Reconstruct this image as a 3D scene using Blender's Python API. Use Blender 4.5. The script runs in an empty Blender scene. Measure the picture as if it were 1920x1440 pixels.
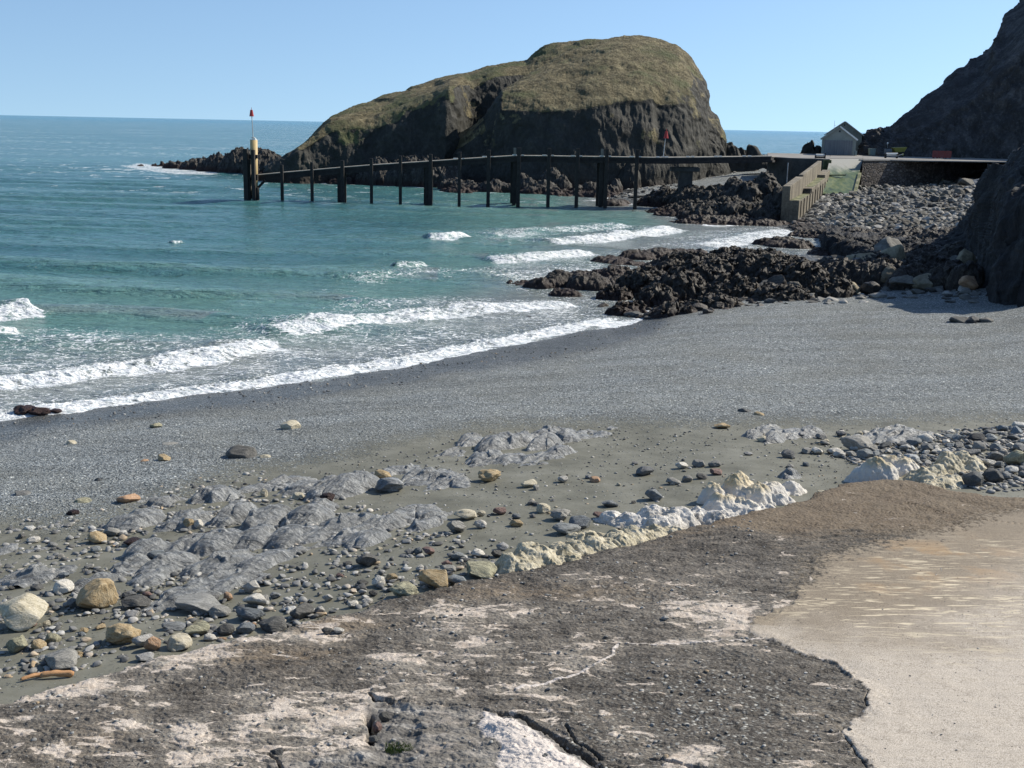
import bpy, math, random
import numpy as np
from mathutils import Vector, Matrix
S = bpy.context.scene
COL = S.collection
# ---------------------------------------------------------------- camera
H = 12.0; F = 2200.0; PITCH = math.atan(485/F); ROLL = 0.0205
cp, sp = math.cos(PITCH), math.sin(PITCH)
R0 = Vector((1,0,0)); Fw = Vector((0,cp,-sp)); U0 = Vector((0,sp,cp))
cr, sr = math.cos(ROLL), math.sin(ROLL)
RC = R0*cr + U0*sr; UC = U0*cr - R0*sr
cam_d = bpy.data.cameras.new('camera'); cam = bpy.data.objects.new('camera', cam_d); COL.objects.link(cam)
M4 = Matrix.Identity(4)
for i in range(3):
    M4[i][0] = RC[i]; M4[i][1] = UC[i]; M4[i][2] = -Fw[i]
M4[0][3], M4[1][3], M4[2][3] = 0, 0, H
cam.matrix_world = M4
cam_d.sensor_width = 36; cam_d.lens = 36*F/1920; cam_d.clip_start = 0.1; cam_d.clip_end = 90000
S.camera = cam
# ---------------------------------------------------------------- light
SUN_AZ = math.radians(25)      # beyond the right hand, measured from +X towards +Y
SUN_EL = math.radians(38)
sv = Vector((math.cos(SUN_EL)*math.cos(SUN_AZ), math.cos(SUN_EL)*math.sin(SUN_AZ), math.sin(SUN_EL)))
sl = bpy.data.lights.new('sun', 'SUN'); sl.energy = 5.0; sl.angle = math.radians(0.5); sl.color = (1, .93, .81)
so = bpy.data.objects.new('sun', sl); COL.objects.link(so)
so.rotation_euler = sv.to_track_quat('Z', 'Y').to_euler(); so.location = (60, 0, 80)
W = bpy.data.worlds.new('World'); S.world = W; W.use_nodes = True
wn = W.node_tree; bg = wn.nodes['Background']
sky = wn.nodes.new('ShaderNodeTexSky'); sky.sky_type = 'NISHITA'; sky.sun_disc = False
sky.sun_elevation = SUN_EL; sky.sun_rotation = math.radians(90) - SUN_AZ
sky.air_density = 1.0; sky.dust_density = 0.35; sky.ozone_density = 2.6; sky.altitude = 0
# the low band of the sky is read a little higher up, where it is blue, as over a clear sea
tc = wn.nodes.new('ShaderNodeTexCoord'); mp = wn.nodes.new('ShaderNodeMapping'); mp.vector_type = 'POINT'
mp.inputs['Scale'].default_value = (1, 1, .85); mp.inputs['Location'].default_value = (0, 0, .13)
wn.links.new(tc.outputs['Generated'], mp.inputs['Vector']); wn.links.new(mp.outputs[0], sky.inputs[0])
tint = wn.nodes.new('ShaderNodeMix'); tint.data_type = 'RGBA'; tint.blend_type = 'MULTIPLY'; tint.inputs[0].default_value = 1; tint.inputs[7].default_value = (1.0, 1.05, 1.07, 1)
wn.links.new(sky.outputs[0], tint.inputs[6]); wn.links.new(tint.outputs[2], bg.inputs[0]); bg.inputs[1].default_value = 0.112
S.view_settings.view_transform = 'Standard'; S.view_settings.look = 'None'
S.view_settings.exposure = 0.38; S.view_settings.gamma = 1
# ---------------------------------------------------------------- projection (placing things where they stand)
def ray(u, v):
    a = (np.asarray(u, float)-960)/F; b = -(np.asarray(v, float)-720)/F
    return [RC[i]*a + UC[i]*b + Fw[i] for i in range(3)]
def at_z(u, v, z):
    d = ray(u, v); t = (z-H)/d[2]
    return d[0]*t, d[1]*t, z + 0*t
def at_Y(u, v, Y):
    d = ray(u, v); t = Y/d[1]
    return d[0]*t, Y + 0*t, H + d[2]*t
def proj(x, y, z):
    z = z-H
    c = x*Fw[0]+y*Fw[1]+z*Fw[2]
    return 960+F*(x*RC[0]+y*RC[1]+z*RC[2])/c, 720-F*(x*UC[0]+y*UC[1]+z*UC[2])/c
# ---------------------------------------------------------------- noise
_r = np.random.RandomState(7)
PERM = np.tile(_r.permutation(256), 3)
GR = _r.normal(size=(256, 3)); GR /= np.linalg.norm(GR, axis=1)[:, None]
GR = GR.astype(np.float32)
def perlin(x, y, z):
    x = np.asarray(x, np.float32); y = np.asarray(y, np.float32); z = np.asarray(z, np.float32) + 0*x
    xi = np.floor(x).astype(np.int32); yi = np.floor(y).astype(np.int32); zi = np.floor(z).astype(np.int32)
    xf, yf, zf = x-xi, y-yi, z-zi
    xi &= 255; yi &= 255; zi &= 255
    u = xf*xf*xf*(xf*(xf*6-15)+10); v = yf*yf*yf*(yf*(yf*6-15)+10); w = zf*zf*zf*(zf*(zf*6-15)+10)
    def g(a, b, c):
        h = PERM[PERM[PERM[(xi+a) & 255]+((yi+b) & 255)]+((zi+c) & 255)]
        gg = GR[h]
        return gg[..., 0]*(xf-a)+gg[..., 1]*(yf-b)+gg[..., 2]*(zf-c)
    l = lambda a, b, t: a+(b-a)*t
    return 1.6*l(l(l(g(0,0,0), g(1,0,0), u), l(g(0,1,0), g(1,1,0), u), v),
             l(l(g(0,0,1), g(1,0,1), u), l(g(0,1,1), g(1,1,1), u), v), w)
def fbm(x, y, z=0., oc=4, gain=.5, lac=2.03):
    s = 0; a = 1.; t = 0
    for i in range(oc):
        s = s + a*perlin(x, y, z); t += a; a *= gain
        x = x*lac+17.3; y = y*lac+5.1; z = z*lac+9.7
    return s/t
def ridged(x, y, z=0., oc=4, gain=.5, lac=2.1):
    s = 0; a = 1.; t = 0
    for i in range(oc):
        s = s + a*(1-np.abs(perlin(x, y, z))*1.8); t += a; a *= gain
        x = x*lac+11.3; y = y*lac+3.1; z = z*lac+7.7
    return s/t
def worley(x, y, z=0., jit=.95, want='f'):
    """F1, F2 and a random number of the nearest cell"""
    x = np.asarray(x, np.float32); y = np.asarray(y, np.float32); z = np.asarray(z, np.float32)+0*x
    xi = np.floor(x).astype(np.int32); yi = np.floor(y).astype(np.int32); zi = np.floor(z).astype(np.int32)
    f1 = np.full(x.shape, 9., np.float32); f2 = f1.copy(); cid = np.zeros(x.shape, np.int32)
    for a in (-1, 0, 1):
        for b in (-1, 0, 1):
            for c in (-1, 0, 1):
                h = PERM[PERM[PERM[(xi+a) & 255]+((yi+b) & 255)]+((zi+c) & 255)]
                px = xi+a+.5+jit*(PERM[h+1]/255.-.5); py = yi+b+.5+jit*(PERM[h+37]/255.-.5); pz = zi+c+.5+jit*(PERM[h+91]/255.-.5)
                d = np.sqrt((px-x)**2+(py-y)**2+(pz-z)**2)
                m = d < f1
                f2 = np.where(m, f1, np.minimum(f2, d)); cid = np.where(m, h, cid); f1 = np.where(m, d, f1)
    return f1, f2, PERM[cid+13]/255.
def sst(a, b, x):
    t = np.clip((x-a)/(b-a), 0, 1); return t*t*(3-2*t)
def dist_poly(x, y, pts, closed=False):
    """distance to a polyline, along-parameter and the signed side"""
    best = np.full(x.shape, 1e9); par = np.zeros(x.shape); side = np.zeros(x.shape); L = 0
    P = list(pts) + ([pts[0]] if closed else [])
    for (ax, ay), (bx, by) in zip(P[:-1], P[1:]):
        dx, dy = bx-ax, by-ay; l2 = dx*dx+dy*dy+1e-12; l = math.sqrt(l2)
        t = np.clip(((x-ax)*dx+(y-ay)*dy)/l2, 0, 1)
        d = np.hypot(x-ax-t*dx, y-ay-t*dy); m = d < best
        best = np.where(m, d, best); par = np.where(m, L+t*l, par)
        side = np.where(m, np.sign((x-ax)*dy-(y-ay)*dx), side); L += l
    return best, par/L, side
def in_poly(x, y, pts):
    r = np.zeros(x.shape, bool); n = len(pts)
    for i in range(n):
        ax, ay = pts[i]; bx, by = pts[(i+1) % n]
        c = ((ay > y) != (by > y)) & (x < (bx-ax)*(y-ay)/((by-ay) if by != ay else 1e-9)+ax)
        r ^= c
    return r
# ---------------------------------------------------------------- ground height
CT = """-150 825 0;0 790 0;150 768 0;300 750 0;450 731 0;600 712 0;750 690 0;900 660 0;1000 642 0;1100 620 0;1210 597 0;
1240 560 0;1330 515 0;1420 488 0;1560 478 0;1650 468 .05;1560 450 .05;1490 436 0;1400 418 0;1300 414 0;1210 385 0;1150 366 0;
-200 1000 1.6;0 960 1.6;400 900 1.6;900 800 1.5;1200 760 1.5;1200 690 1.0;700 780 1.0;300 830 1.0;1500 640 1.0;1500 565 .9;1900 640 1.6;1900 580 1.7;1900 780 2.0;2100 700 2.2;
1200 850 1.95;1600 850 2.15;1900 850 2.35;900 900 2.05;500 1000 2.1;0 1100 2.1;300 1130 2.4;2100 850 2.5;
0 1310 2.85;300 1225 2.8;750 1110 2.8;1050 1040 2.75;1400 950 2.7;1700 895 2.65;1920 890 2.65;
500 1440 2.9;1200 1440 3.0;1920 1440 3.0;1500 1100 2.8;1200 1700 3;-300 1500 2.9;2300 1200 3;
0 720 -.45;500 670 -.45;900 610 -.4;1100 560 -.35;1000 520 -.5;0 560 -1.8;600 520 -1.8;900 440 -1.5;1200 455 -.6;300 330 -4;800 400 -2.;0 250 -6;1200 400 -.6;
1350 550 .45;1270 578 .35;1500 525 .8;1700 535 1.2;1800 495 1.6;1900 480 3;
1500 412 .5;1600 440 .7;1700 430 1.3;1600 385 1.9;1560 366 2.3;1700 341 3.1;1820 347 3.3;1800 400 2.2;1900 400 4;
1350 400 .6;1400 360 2;1250 345 1.1;1390 316 3.2;1320 330 2.1;1160 370 .3;1450 330 3.;1900 330 5;
1000 345 -.5;600 345 -2;900 300 1;700 300 0"""
CP = []
for s_ in CT.replace('\n', '').split(';'):
    u_, v_, z_ = map(float, s_.split()); x_, y_, _ = at_z(u_, v_, z_); CP.append((float(x_), float(y_), z_))
CP = np.array(CP)
# distances are compressed with range so near and far detail weigh alike
def warp(x, y):
    r = np.hypot(x, y)+1e-6; k = np.log(r)*4/r
    return x*k, y*k
def _tps(r2): return .5*r2*np.log(r2+1e-9)
_wx, _wy = warp(CP[:, 0], CP[:, 1]); n_ = len(CP)
K = _tps((_wx[:, None]-_wx)**2+(_wy[:, None]-_wy)**2)+np.eye(n_)*.02
Pm = np.c_[np.ones(n_), _wx, _wy]
A = np.zeros((n_+3, n_+3)); A[:n_, :n_] = K; A[:n_, n_:] = Pm; A[n_:, :n_] = Pm.T
SOL = np.linalg.solve(A, np.r_[CP[:, 2], 0, 0, 0])
def G(x, y):
    x = np.atleast_1d(np.asarray(x, float)); y = np.atleast_1d(np.asarray(y, float)); shp = np.broadcast(x, y).shape
    a, b = warp(x, y); a = (a+0*b).ravel(); b = (b+0*a.reshape(b.shape) if b.shape != a.shape else b).ravel()
    out = SOL[n_]+SOL[n_+1]*a+SOL[n_+2]*b
    for i in range(n_):
        out += SOL[i]*_tps((a-_wx[i])**2+(b-_wy[i])**2)
    return np.clip(out.reshape(shp), -7, 7)
def at_g(u, v, dz=0.):
    """point of the ground seen at a pixel of the photograph"""
    z = 1.5
    for _ in range(25):
        x, y, _z = at_z(u, v, z)
        z = .5*z + .5*(float(G(x, y)[0])+dz)
    x, y, _z = at_z(u, v, z)
    return float(x), float(y), float(z)
# ---------------------------------------------------------------- mesh helpers
def tag(o, label=None, cat=None, group=None, kind=None):
    if label: o['label'] = label
    if cat: o['category'] = cat
    if group: o['group'] = group
    if kind: o['kind'] = kind
    return o
def mesh_np(name, V, Fq, mat, attrs=None, smooth=True, parent=None):
    """V (n,3), Fq (m,k) with one face size"""
    me = bpy.data.meshes.new(name); V = np.asarray(V, np.float32); Fq = np.asarray(Fq, np.int32); k = Fq.shape[1]
    me.vertices.add(len(V)); me.vertices.foreach_set('co', V.ravel())
    me.loops.add(Fq.size); me.loops.foreach_set('vertex_index', Fq.ravel())
    me.polygons.add(len(Fq)); me.polygons.foreach_set('loop_start', np.arange(len(Fq), dtype=np.int32)*k)
    me.polygons.foreach_set('use_smooth', np.full(len(Fq), smooth))
    for a, d in (attrs or {}).items():
        at = me.attributes.new(a, 'FLOAT', 'POINT'); at.data.foreach_set('value', np.asarray(d, np.float32).ravel())
    me.update(calc_edges=True)
    if mat: me.materials.append(mat)
    o = bpy.data.objects.new(name, me); COL.objects.link(o)
    if parent: o.parent = parent
    return o
def grid_faces(nr, nc, keep=None):
    i = np.arange(nr*nc).reshape(nr, nc)
    f = np.stack([i[:-1, :-1], i[:-1, 1:], i[1:, 1:], i[1:, :-1]], -1).reshape(-1, 4)
    if keep is not None:
        k = keep.reshape(nr, nc); m = (k[:-1, :-1] | k[:-1, 1:] | k[1:, 1:] | k[1:, :-1]).ravel(); f = f[m]
    return f
def compact(V, Fq, attrs):
    used = np.zeros(len(V), bool); used[Fq.ravel()] = True; idx = np.cumsum(used)-1
    return V[used], idx[Fq], {k: np.asarray(v).ravel()[used] for k, v in attrs.items()}
def pydata(name, V, Fs, mat, parent=None, smooth=False):
    me = bpy.data.meshes.new(name); me.from_pydata([tuple(map(float, p)) for p in V], [], Fs); me.update()
    if mat: me.materials.append(mat)
    if smooth: me.polygons.foreach_set('use_smooth', [True]*len(me.polygons))
    o = bpy.data.objects.new(name, me); COL.objects.link(o)
    if parent: o.parent = parent
    return o
class MB:
    def __init__(s): s.V = []; s.F = []
    def hexa(s, c):   # 4 bottom then 4 top corners, both counter-clockwise
        b = len(s.V); s.V += [tuple(p) for p in c]
        for f in ((0,3,2,1),(4,5,6,7),(0,1,5,4),(1,2,6,5),(2,3,7,6),(3,0,4,7)): s.F.append(tuple(b+i for i in f))
    def box(s, x0, x1, y0, y1, z0, z1):
        s.hexa([(x0,y0,z0),(x1,y0,z0),(x1,y1,z0),(x0,y1,z0),(x0,y0,z1),(x1,y0,z1),(x1,y1,z1),(x0,y1,z1)])
    def bar(s, p, q, w, h):   # box beam from p to q
        p = Vector(p); q = Vector(q); d = (q-p).normalized(); up = Vector((0,0,1)) if abs(d.z) < .95 else Vector((0,1,0))
        r = d.cross(up).normalized()*w/2; n = r.cross(d).normalized()*h/2
        s.hexa([p-r-n, p+r-n, q+r-n, q-r-n, p-r+n, p+r+n, q+r+n, q-r+n])
    def tube(s, p, q, r0, r1=None, n=12):
        r1 = r0 if r1 is None else r1; p = Vector(p); q = Vector(q); d = (q-p).normalized()
        a = d.orthogonal().normalized(); c = d.cross(a); b = len(s.V)
        for P, r in ((p, r0), (q, r1)):
            for i in range(n):
                t = 2*math.pi*i/n; s.V.append(tuple(P+a*math.cos(t)*r+c*math.sin(t)*r))
        for i in range(n): j = (i+1) % n; s.F.append((b+i, b+j, b+n+j, b+n+i))
        s.F.append(tuple(b+i for i in range(n))[::-1]); s.F.append(tuple(b+n+i for i in range(n)))
    def prism(s, pts, z0, z1):
        b = len(s.V); n = len(pts)
        zs0 = z0 if hasattr(z0, '__len__') else [z0]*n; zs1 = z1 if hasattr(z1, '__len__') else [z1]*n
        s.V += [(x, y, z) for (x, y), z in zip(pts, zs0)]+[(x, y, z) for (x, y), z in zip(pts, zs1)]
        for i in range(n): j = (i+1) % n; s.F.append((b+i, b+j, b+n+j, b+n+i))
        s.F.append(tuple(b+i for i in range(n))[::-1]); s.F.append(tuple(b+n+i for i in range(n)))
    def build(s, name, mat, parent=None, smooth=False, bevel=0):
        o = pydata(name, s.V, s.F, mat, parent, smooth)
        if bevel:
            m = o.modifiers.new('b', 'BEVEL'); m.width = bevel; m.segments = 2; m.limit_method = 'ANGLE'
        return o
def empty(name, loc, rz=0):
    o = bpy.data.objects.new(name, None); COL.objects.link(o); o.location = loc; o.rotation_euler.z = rz; o.empty_display_size = .3
    return o
# ---------------------------------------------------------------- shader helper
class SH:
    def __init__(s, name):
        s.m = bpy.data.materials.new(name); s.m.use_nodes = True; s.t = s.m.node_tree
        s.b = s.t.nodes['Principled BSDF']; s.b.inputs['Specular IOR Level'].default_value = .3
    def n(s, ty, ins=None, out=0, **pr):
        nd = s.t.nodes.new('ShaderNode'+ty)
        for k, v in pr.items(): setattr(nd, k, v)
        for k, v in (ins or {}).items():
            if isinstance(v, bpy.types.NodeSocket): s.t.links.new(v, nd.inputs[k])
            else: nd.inputs[k].default_value = v
        return nd.outputs[out]
    def pos(s, kind='world'):
        return s.n('NewGeometry', out='Position') if kind == 'world' else s.n('TexCoord', out='Object')
    def scale(s, v, sc, rot=(0,0,0), loc=(0,0,0)):
        return s.n('Mapping', {'Vector': v, 'Scale': sc, 'Rotation': rot, 'Location': loc})
    def noise(s, v, sc, det=4, ro=.55, dist=0.):
        return s.n('TexNoise', {'Vector': v, 'Scale': sc, 'Detail': det, 'Roughness': ro, 'Distortion': dist}, out='Fac')
    def vor(s, v, sc, feat='F1', out='Distance', rnd=1.):
        return s.n('TexVoronoi', {'Vector': v, 'Scale': sc, 'Randomness': rnd}, out=out, feature=feat)
    def attr(s, name): return s.n('Attribute', out='Fac', attribute_name=name)
    def math(s, op, a, b=0., c=0., clamp=False):
        return s.n('Math', {0: a, 1: b, 2: c}, operation=op, use_clamp=clamp)
    def mr(s, v, a, b, c=0., d=1., sm=True):
        return s.n('MapRange', {'Value': v, 'From Min': a, 'From Max': b, 'To Min': c, 'To Max': d}, interpolation_type='SMOOTHSTEP' if sm else 'LINEAR')
    def mix(s, f, a, b, bt='MIX'):
        nd = s.t.nodes.new('ShaderNodeMix'); nd.data_type = 'RGBA'; nd.blend_type = bt
        for k, v in ((0, f), (6, a), (7, b)):
            if isinstance(v, bpy.types.NodeSocket): s.t.links.new(v, nd.inputs[k])
            else: nd.inputs[k].default_value = (v if k == 0 else (*v, 1) if len(v) == 3 else v)
        return nd.outputs[2]
    def ramp(s, f, stops):
        nd = s.t.nodes.new('ShaderNodeValToRGB'); s.t.links.new(f, nd.inputs[0]); e = nd.color_ramp.elements
        while len(e) < len(stops): e.new(.5)
        for el, (p, c) in zip(e, stops): el.position = p; el.color = (*c, 1) if len(c) == 3 else c
        return nd.outputs[0]
    def bump(s, h, st=.5, d=.1, nrm=None):
        i = {'Height': h, 'Strength': st, 'Distance': d}
        if nrm is not None: i['Normal'] = nrm
        return s.n('Bump', i)
    def done(s, col, rough=.8, normal=None, spec=None):
        for k, v in (('Base Color', col), ('Roughness', rough), ('Normal', normal), ('Specular IOR Level', spec)):
            if v is None: continue
            if isinstance(v, bpy.types.NodeSocket): s.t.links.new(v, s.b.inputs[k])
            else: s.b.inputs[k].default_value = (*v, 1) if k == 'Base Color' else v
        return s.m
def sep(s, v, ax):
    return s.n('SeparateXYZ', {0: v}, out=ax)
# ---------------------------------------------------------------- materials
def m_beach():
    s = SH('beach_ground'); P = s.pos()
    sand = s.attr('sand'); wet = s.attr('wet'); stony = s.attr('stony')
    # sand
    n1 = s.noise(P, .8, 5, .6); n2 = s.noise(P, 60, 3, .7); n3 = s.noise(P, 9, 4, .6)
    sc = s.ramp(n1, [(.3, (.095,.092,.068)), (.5, (.14,.136,.104)), (.72, (.185,.18,.145))])
    sc = s.mix(s.mr(n2, .56, .74), sc, (.2,.2,.19))
    sc = s.mix(s.mr(n3, .58, .75, 0, .6), sc, (.06,.06,.05))
    # shingle: three sizes of pebble, each with a grey of its own
    def peb(k, off):
        v = s.scale(P, (k, k*1.15, k), (0, 0, .5), (off, 0, 0))
        d = s.vor(v, 1.); c = s.vor(v, 1., out='Color')
        return d, sep(s, c, 0), sep(s, c, 1)
    d1, a1, b1 = peb(10.5, 0); d2, a2, b2 = peb(23, 3.3)
    g1 = s.ramp(a1, [(0, (.08,.09,.095)), (.4, (.19,.205,.21)), (.75, (.29,.3,.3)), (.95, (.42,.42,.4)), (1, (.7,.7,.66))])
    g2 = s.ramp(a2, [(0, (.07,.08,.085)), (.6, (.22,.235,.24)), (.95, (.36,.36,.35)), (1, (.55,.55,.53))])
    g1 = s.mix(s.mr(d1, .3, .62, 0, .8), g1, (.035,.037,.036))
    g2 = s.mix(s.mr(d2, .3, .62, 0, .7), g2, (.05,.05,.048))
    big = s.mr(b1, .45, .6, 0, 1)
    gc = s.mix(big, g2, g1)
    gc = s.mix(s.mr(s.noise(P, .25, 4, .6), .4, .65, 0, .3), gc, (.125,.12,.1)); band = s.noise(s.scale(P, (.1, .5, 1), (0, 0, -.45)), 1, 4, .6); gc = s.mix(1., gc, s.ramp(band, [(.35, (1.35,1.38,1.36)), (.6, (1.75,1.8,1.8))]), 'MULTIPLY')
    edge = s.math('ADD', sand, s.math('MULTIPLY', s.math('SUBTRACT', s.noise(P, 2.3, 6, .7), .5), 1.3))
    edge = s.math('ADD', edge, s.math('MULTIPLY', s.math('SUBTRACT', a2, .5), .8))
    ms = s.mr(edge, .35, .65)
    col = s.mix(ms, gc, sc)
    hb = s.math('MULTIPLY', s.math('SUBTRACT', .6, s.math('MULTIPLY', d1, big)), s.math('SUBTRACT', 1., ms))
    hb2 = s.math('MULTIPLY', s.math('SUBTRACT', .6, d2), s.math('SUBTRACT', 1., ms))
    # wet sea edge
    col = s.mix(s.math('MULTIPLY', wet, .62), col, (.028,.028,.026))
    # stony ground between the boulders
    n5 = s.vor(s.scale(P, (2.6, 1.5, 2.6)), 1.); n6 = s.vor(s.scale(P, (2.6, 1.5, 2.6)), 1., out='Color')
    st = s.ramp(sep(s, n6, 0), [(0, (.06,.06,.055)), (.5, (.17,.165,.15)), (1, (.36,.35,.32))])
    st = s.mix(s.mr(n5, .25, .6), st, (.03,.03,.028))
    col = s.mix(s.math('MULTIPLY', stony, .75), col, st)
    b = s.bump(n2, .25, .01); b = s.bump(hb2, 1., .045, b); b = s.bump(hb, 1., .085, b)
    b = s.bump(s.math('MULTIPLY', s.math('SUBTRACT', .6, n5), stony), .7, .3, b)
    ro = s.mr(wet, 0, 1, .85, .3); ro = s.math('SUBTRACT', ro, s.math('MULTIPLY', ms, .12))
    return s.done(col, ro, b, .3)
def m_water():
    s = SH('sea_water'); P = s.pos()
    foam = s.attr('foam'); shal = s.attr('shallow'); far = s.attr('far')
    deep = s.ramp(s.noise(s.scale(P, (.012, .03, 1)), 1, 4, .6), [(.3, (.032,.115,.125)), (.55, (.052,.155,.157)), (.75, (.08,.2,.19))])
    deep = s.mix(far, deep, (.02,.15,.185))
    mid = s.mix(s.noise(s.scale(P, (.1, .22, 1)), 1, 4, .6), (.08,.19,.17), (.14,.265,.23))
    col = s.mix(s.mr(shal, .0, .55), deep, mid)
    col = s.mix(s.mr(shal, .6, 1.), col, (.2,.225,.215))
    # foam: streaks and cells drawn out along the crests
    q = s.n('VectorMath', {0: P, 1: s.n('VectorMath', {0: s.n('TexNoise', {'Vector': P, 'Scale': .7, 'Detail': 4}, out='Color'), 'Scale': 2.4}, operation='SCALE')}, operation='ADD')
    qq = s.scale(q, (.8, 1.7, 1), (0, 0, .3))
    v1 = s.vor(qq, 1.3, 'DISTANCE_TO_EDGE'); v2 = s.vor(qq, 3.6, 'DISTANCE_TO_EDGE')
    lace = s.math('ADD', s.mr(v1, 0, .13, .5, 0), s.mr(v2, 0, .16, .32, 0))
    fn = s.noise(s.scale(P, (1.1, 2.4, 1), (0, 0, .3)), 2.2, 8, .72, .6)
    lace = s.math('ADD', lace, s.math('MULTIPLY', s.math('SUBTRACT', fn, .5), 1.9))
    lace = s.math('ADD', lace, s.math('MULTIPLY', s.math('SUBTRACT', s.noise(s.scale(P, (.16, .4, 1), (0, 0, .3)), 1, 3), .5), .9))
    f = s.mr(s.math('ADD', lace, s.math('MULTIPLY', foam, 1.5)), .95, 1.34)
    f = s.math('MULTIPLY', f, s.mr(foam, .03, .12))
    # whitecaps offshore
    wv = s.math('ADD', s.math('MULTIPLY', s.noise(s.scale(P, (.2, .5, 1), (0, 0, .1)), 1, 5, .7), .8), s.math('MULTIPLY', s.noise(s.scale(P, (.012, .02, 1)), 1, 2), .2))
    wc = s.math('MULTIPLY', s.mr(wv, .588, .61), s.attr('caps'))
    f = s.math('MAXIMUM', f, wc)
    fc = s.mix(s.mr(fn, .36, .56), (.36,.43,.45), (.85,.86,.86))
    col = s.mix(f, col, fc)
    ro = s.mix(f, (.16,)*3, (.7,)*3)
    w1 = s.noise(s.scale(P, (.5, 1.1, 1), (0, 0, .15)), 1, 6, .62, .4)
    w2 = s.noise(s.scale(P, (.12, .3, 1), (0, 0, .1)), 1, 4, .55)
    w3 = s.noise(s.scale(P, (2.2, 4.5, 1), (0, 0, .2)), 1, 4, .6)
    b = s.bump(w2, .9, 1.3); b = s.bump(w1, 1., .7, b); b = s.bump(w3, .8, .16, b); b = s.bump(fn, .4, .12, b)
    m = s.done(col, .2, b, .5); s.b.inputs['IOR'].default_value = 1.33
    s.t.links.new(s.n('SeparateColor', {0: ro}), s.b.inputs['Roughness'])
    return m
def m_slab():
    s = SH('old_concrete'); P = s.pos()
    sm = s.attr('smoothc'); br = s.attr('brown'); pale = s.attr('pale'); crk = s.attr('crack'); rock = s.attr('bare'); dry = s.attr('dry')
    # rough, exposed aggregate
    v = s.scale(P, (13, 19, 13), (0, 0, -.5)); wv = s.n('VectorMath', {0: v, 1: s.n('VectorMath', {0: s.n('TexNoise', {'Vector': P, 'Scale': 9., 'Detail': 3}, out='Color'), 'Scale': .9}, operation='SCALE')}, operation='ADD')
    d = s.vor(wv, 1.); c = s.vor(wv, 1., out='Color'); d2 = s.vor(wv, 3.1); c2 = s.vor(wv, 3.1, out='Color')
    n1 = s.noise(P, 1.1, 6, .65); n2 = s.noise(P, 38, 5, .75); n3 = s.noise(s.scale(P, (2.2, 5, 2)), 1, 8, .72)
    n11 = s.noise(P, 11, 6, .74); agf = s.attr('agg')
    tf = s.math('ADD', s.math('ADD', s.math('MULTIPLY', n3, .5), s.math('MULTIPLY', n1, .2)), s.math('MULTIPLY', n11, .3)); tf = s.math('ADD', tf, s.math('MULTIPLY', s.math('SUBTRACT', pale, .4), .2))
    base = s.ramp(tf, [(.36, (.03,.025,.02)), (.44, (.08,.068,.056)), (.52, (.16,.138,.114)), (.6, (.28,.245,.205)), (.68, (.42,.38,.33))])
    agg = s.ramp(sep(s, c, 0), [(0, (.055,.053,.047)), (.5, (.16,.152,.136)), (.8, (.3,.285,.255)), (.96, (.55,.52,.46))])
    agg = s.mix(s.mr(d, .25, .55, 0, .9), agg, (.04,.032,.026))
    rough = s.mix(s.math('MULTIPLY', s.mr(s.math('ADD', s.math('MULTIPLY', n1, .7), s.math('MULTIPLY', sep(s, c, 1), .35)), .44, .6), agf), base, agg)
    rough = s.mix(s.mr(n2, .54, .68, 0, .7), rough, (.34,.3,.25)); rough = s.mix(s.mr(n2, .44, .32, 0, .7), rough, (.025,.02,.016)); rough = s.mix(s.mr(s.vor(P, 3.1), .06, .03, 0, .8), rough, (.5,.46,.4))
    rough = s.mix(1., rough, (1.08,1.12,1.14), 'MULTIPLY')
    # brown algal film
    bf = s.mr(s.math('ADD', br, s.math('MULTIPLY', s.math('SUBTRACT', n3, .5), 1.6)), .25, .8)
    brown = s.mix(s.mr(n2, .35, .65), s.ramp(n1, [(.35, (.082,.055,.034)), (.7, (.15,.115,.075))]), (.2,.155,.105))
    rough = s.mix(s.math('MULTIPLY', bf, .8), rough, brown)
    # pale patches with torn edges
    pn = s.noise(s.scale(P, (1.8, 4., 3), (0, 0, .12)), 1, 7, .66, .8)
    pf = s.mr(s.math('ADD', pale, s.math('MULTIPLY', s.math('SUBTRACT', pn, .5), 3.4)), .5, .62)
    pc = s.mix(s.mr(n2, .38, .55), (.3,.25,.205), (.6,.525,.445)); pc = s.mix(s.mr(s.noise(P, 4, 5, .6), .45, .65, 0, .6), pc, (.36,.29,.225))
    col = s.mix(s.math('MULTIPLY', pf, .88), rough, pc)
    # bare rock below the broken edge
    rn = s.noise(s.scale(P, (1.4, 3.4, 2), (0, 0, .4)), 1, 9, .65, .7)
    rc = s.ramp(rn, [(.3, (.07,.066,.06)), (.48, (.17,.16,.145)), (.6, (.3,.285,.26)), (.75, (.45,.42,.38))])
    col = s.mix(rock, col, s.mix(s.mr(n2, .4, .7, 0, .5), rc, (.1,.09,.08)))
    col = s.mix(s.mr(s.math('ADD', s.attr('white'), s.math('MULTIPLY', s.math('SUBTRACT', rn, .5), 1.2)), .4, .8), col, s.mix(n2, (.38,.33,.29), (.74,.68,.62)))
    # smooth trowelled concrete with drainage marks
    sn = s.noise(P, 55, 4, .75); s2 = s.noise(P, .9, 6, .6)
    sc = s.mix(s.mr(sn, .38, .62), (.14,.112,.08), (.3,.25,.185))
    palerc = s.mix(s.mr(sn, .4, .6), (.28,.24,.19), (.56,.5,.425))
    dr = s.mr(s.math('ADD', dry, s.math('MULTIPLY', s.math('SUBTRACT', s2, .5), .9)), .2, .95)  # smooth concrete grows paler towards the lower right
    sc = s.mix(dr, sc, palerc)
    st = s.noise(s.scale(P, (1.1, 9., 1), (0, 0, -.22)), 1, 5, .6, 1.2)
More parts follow.
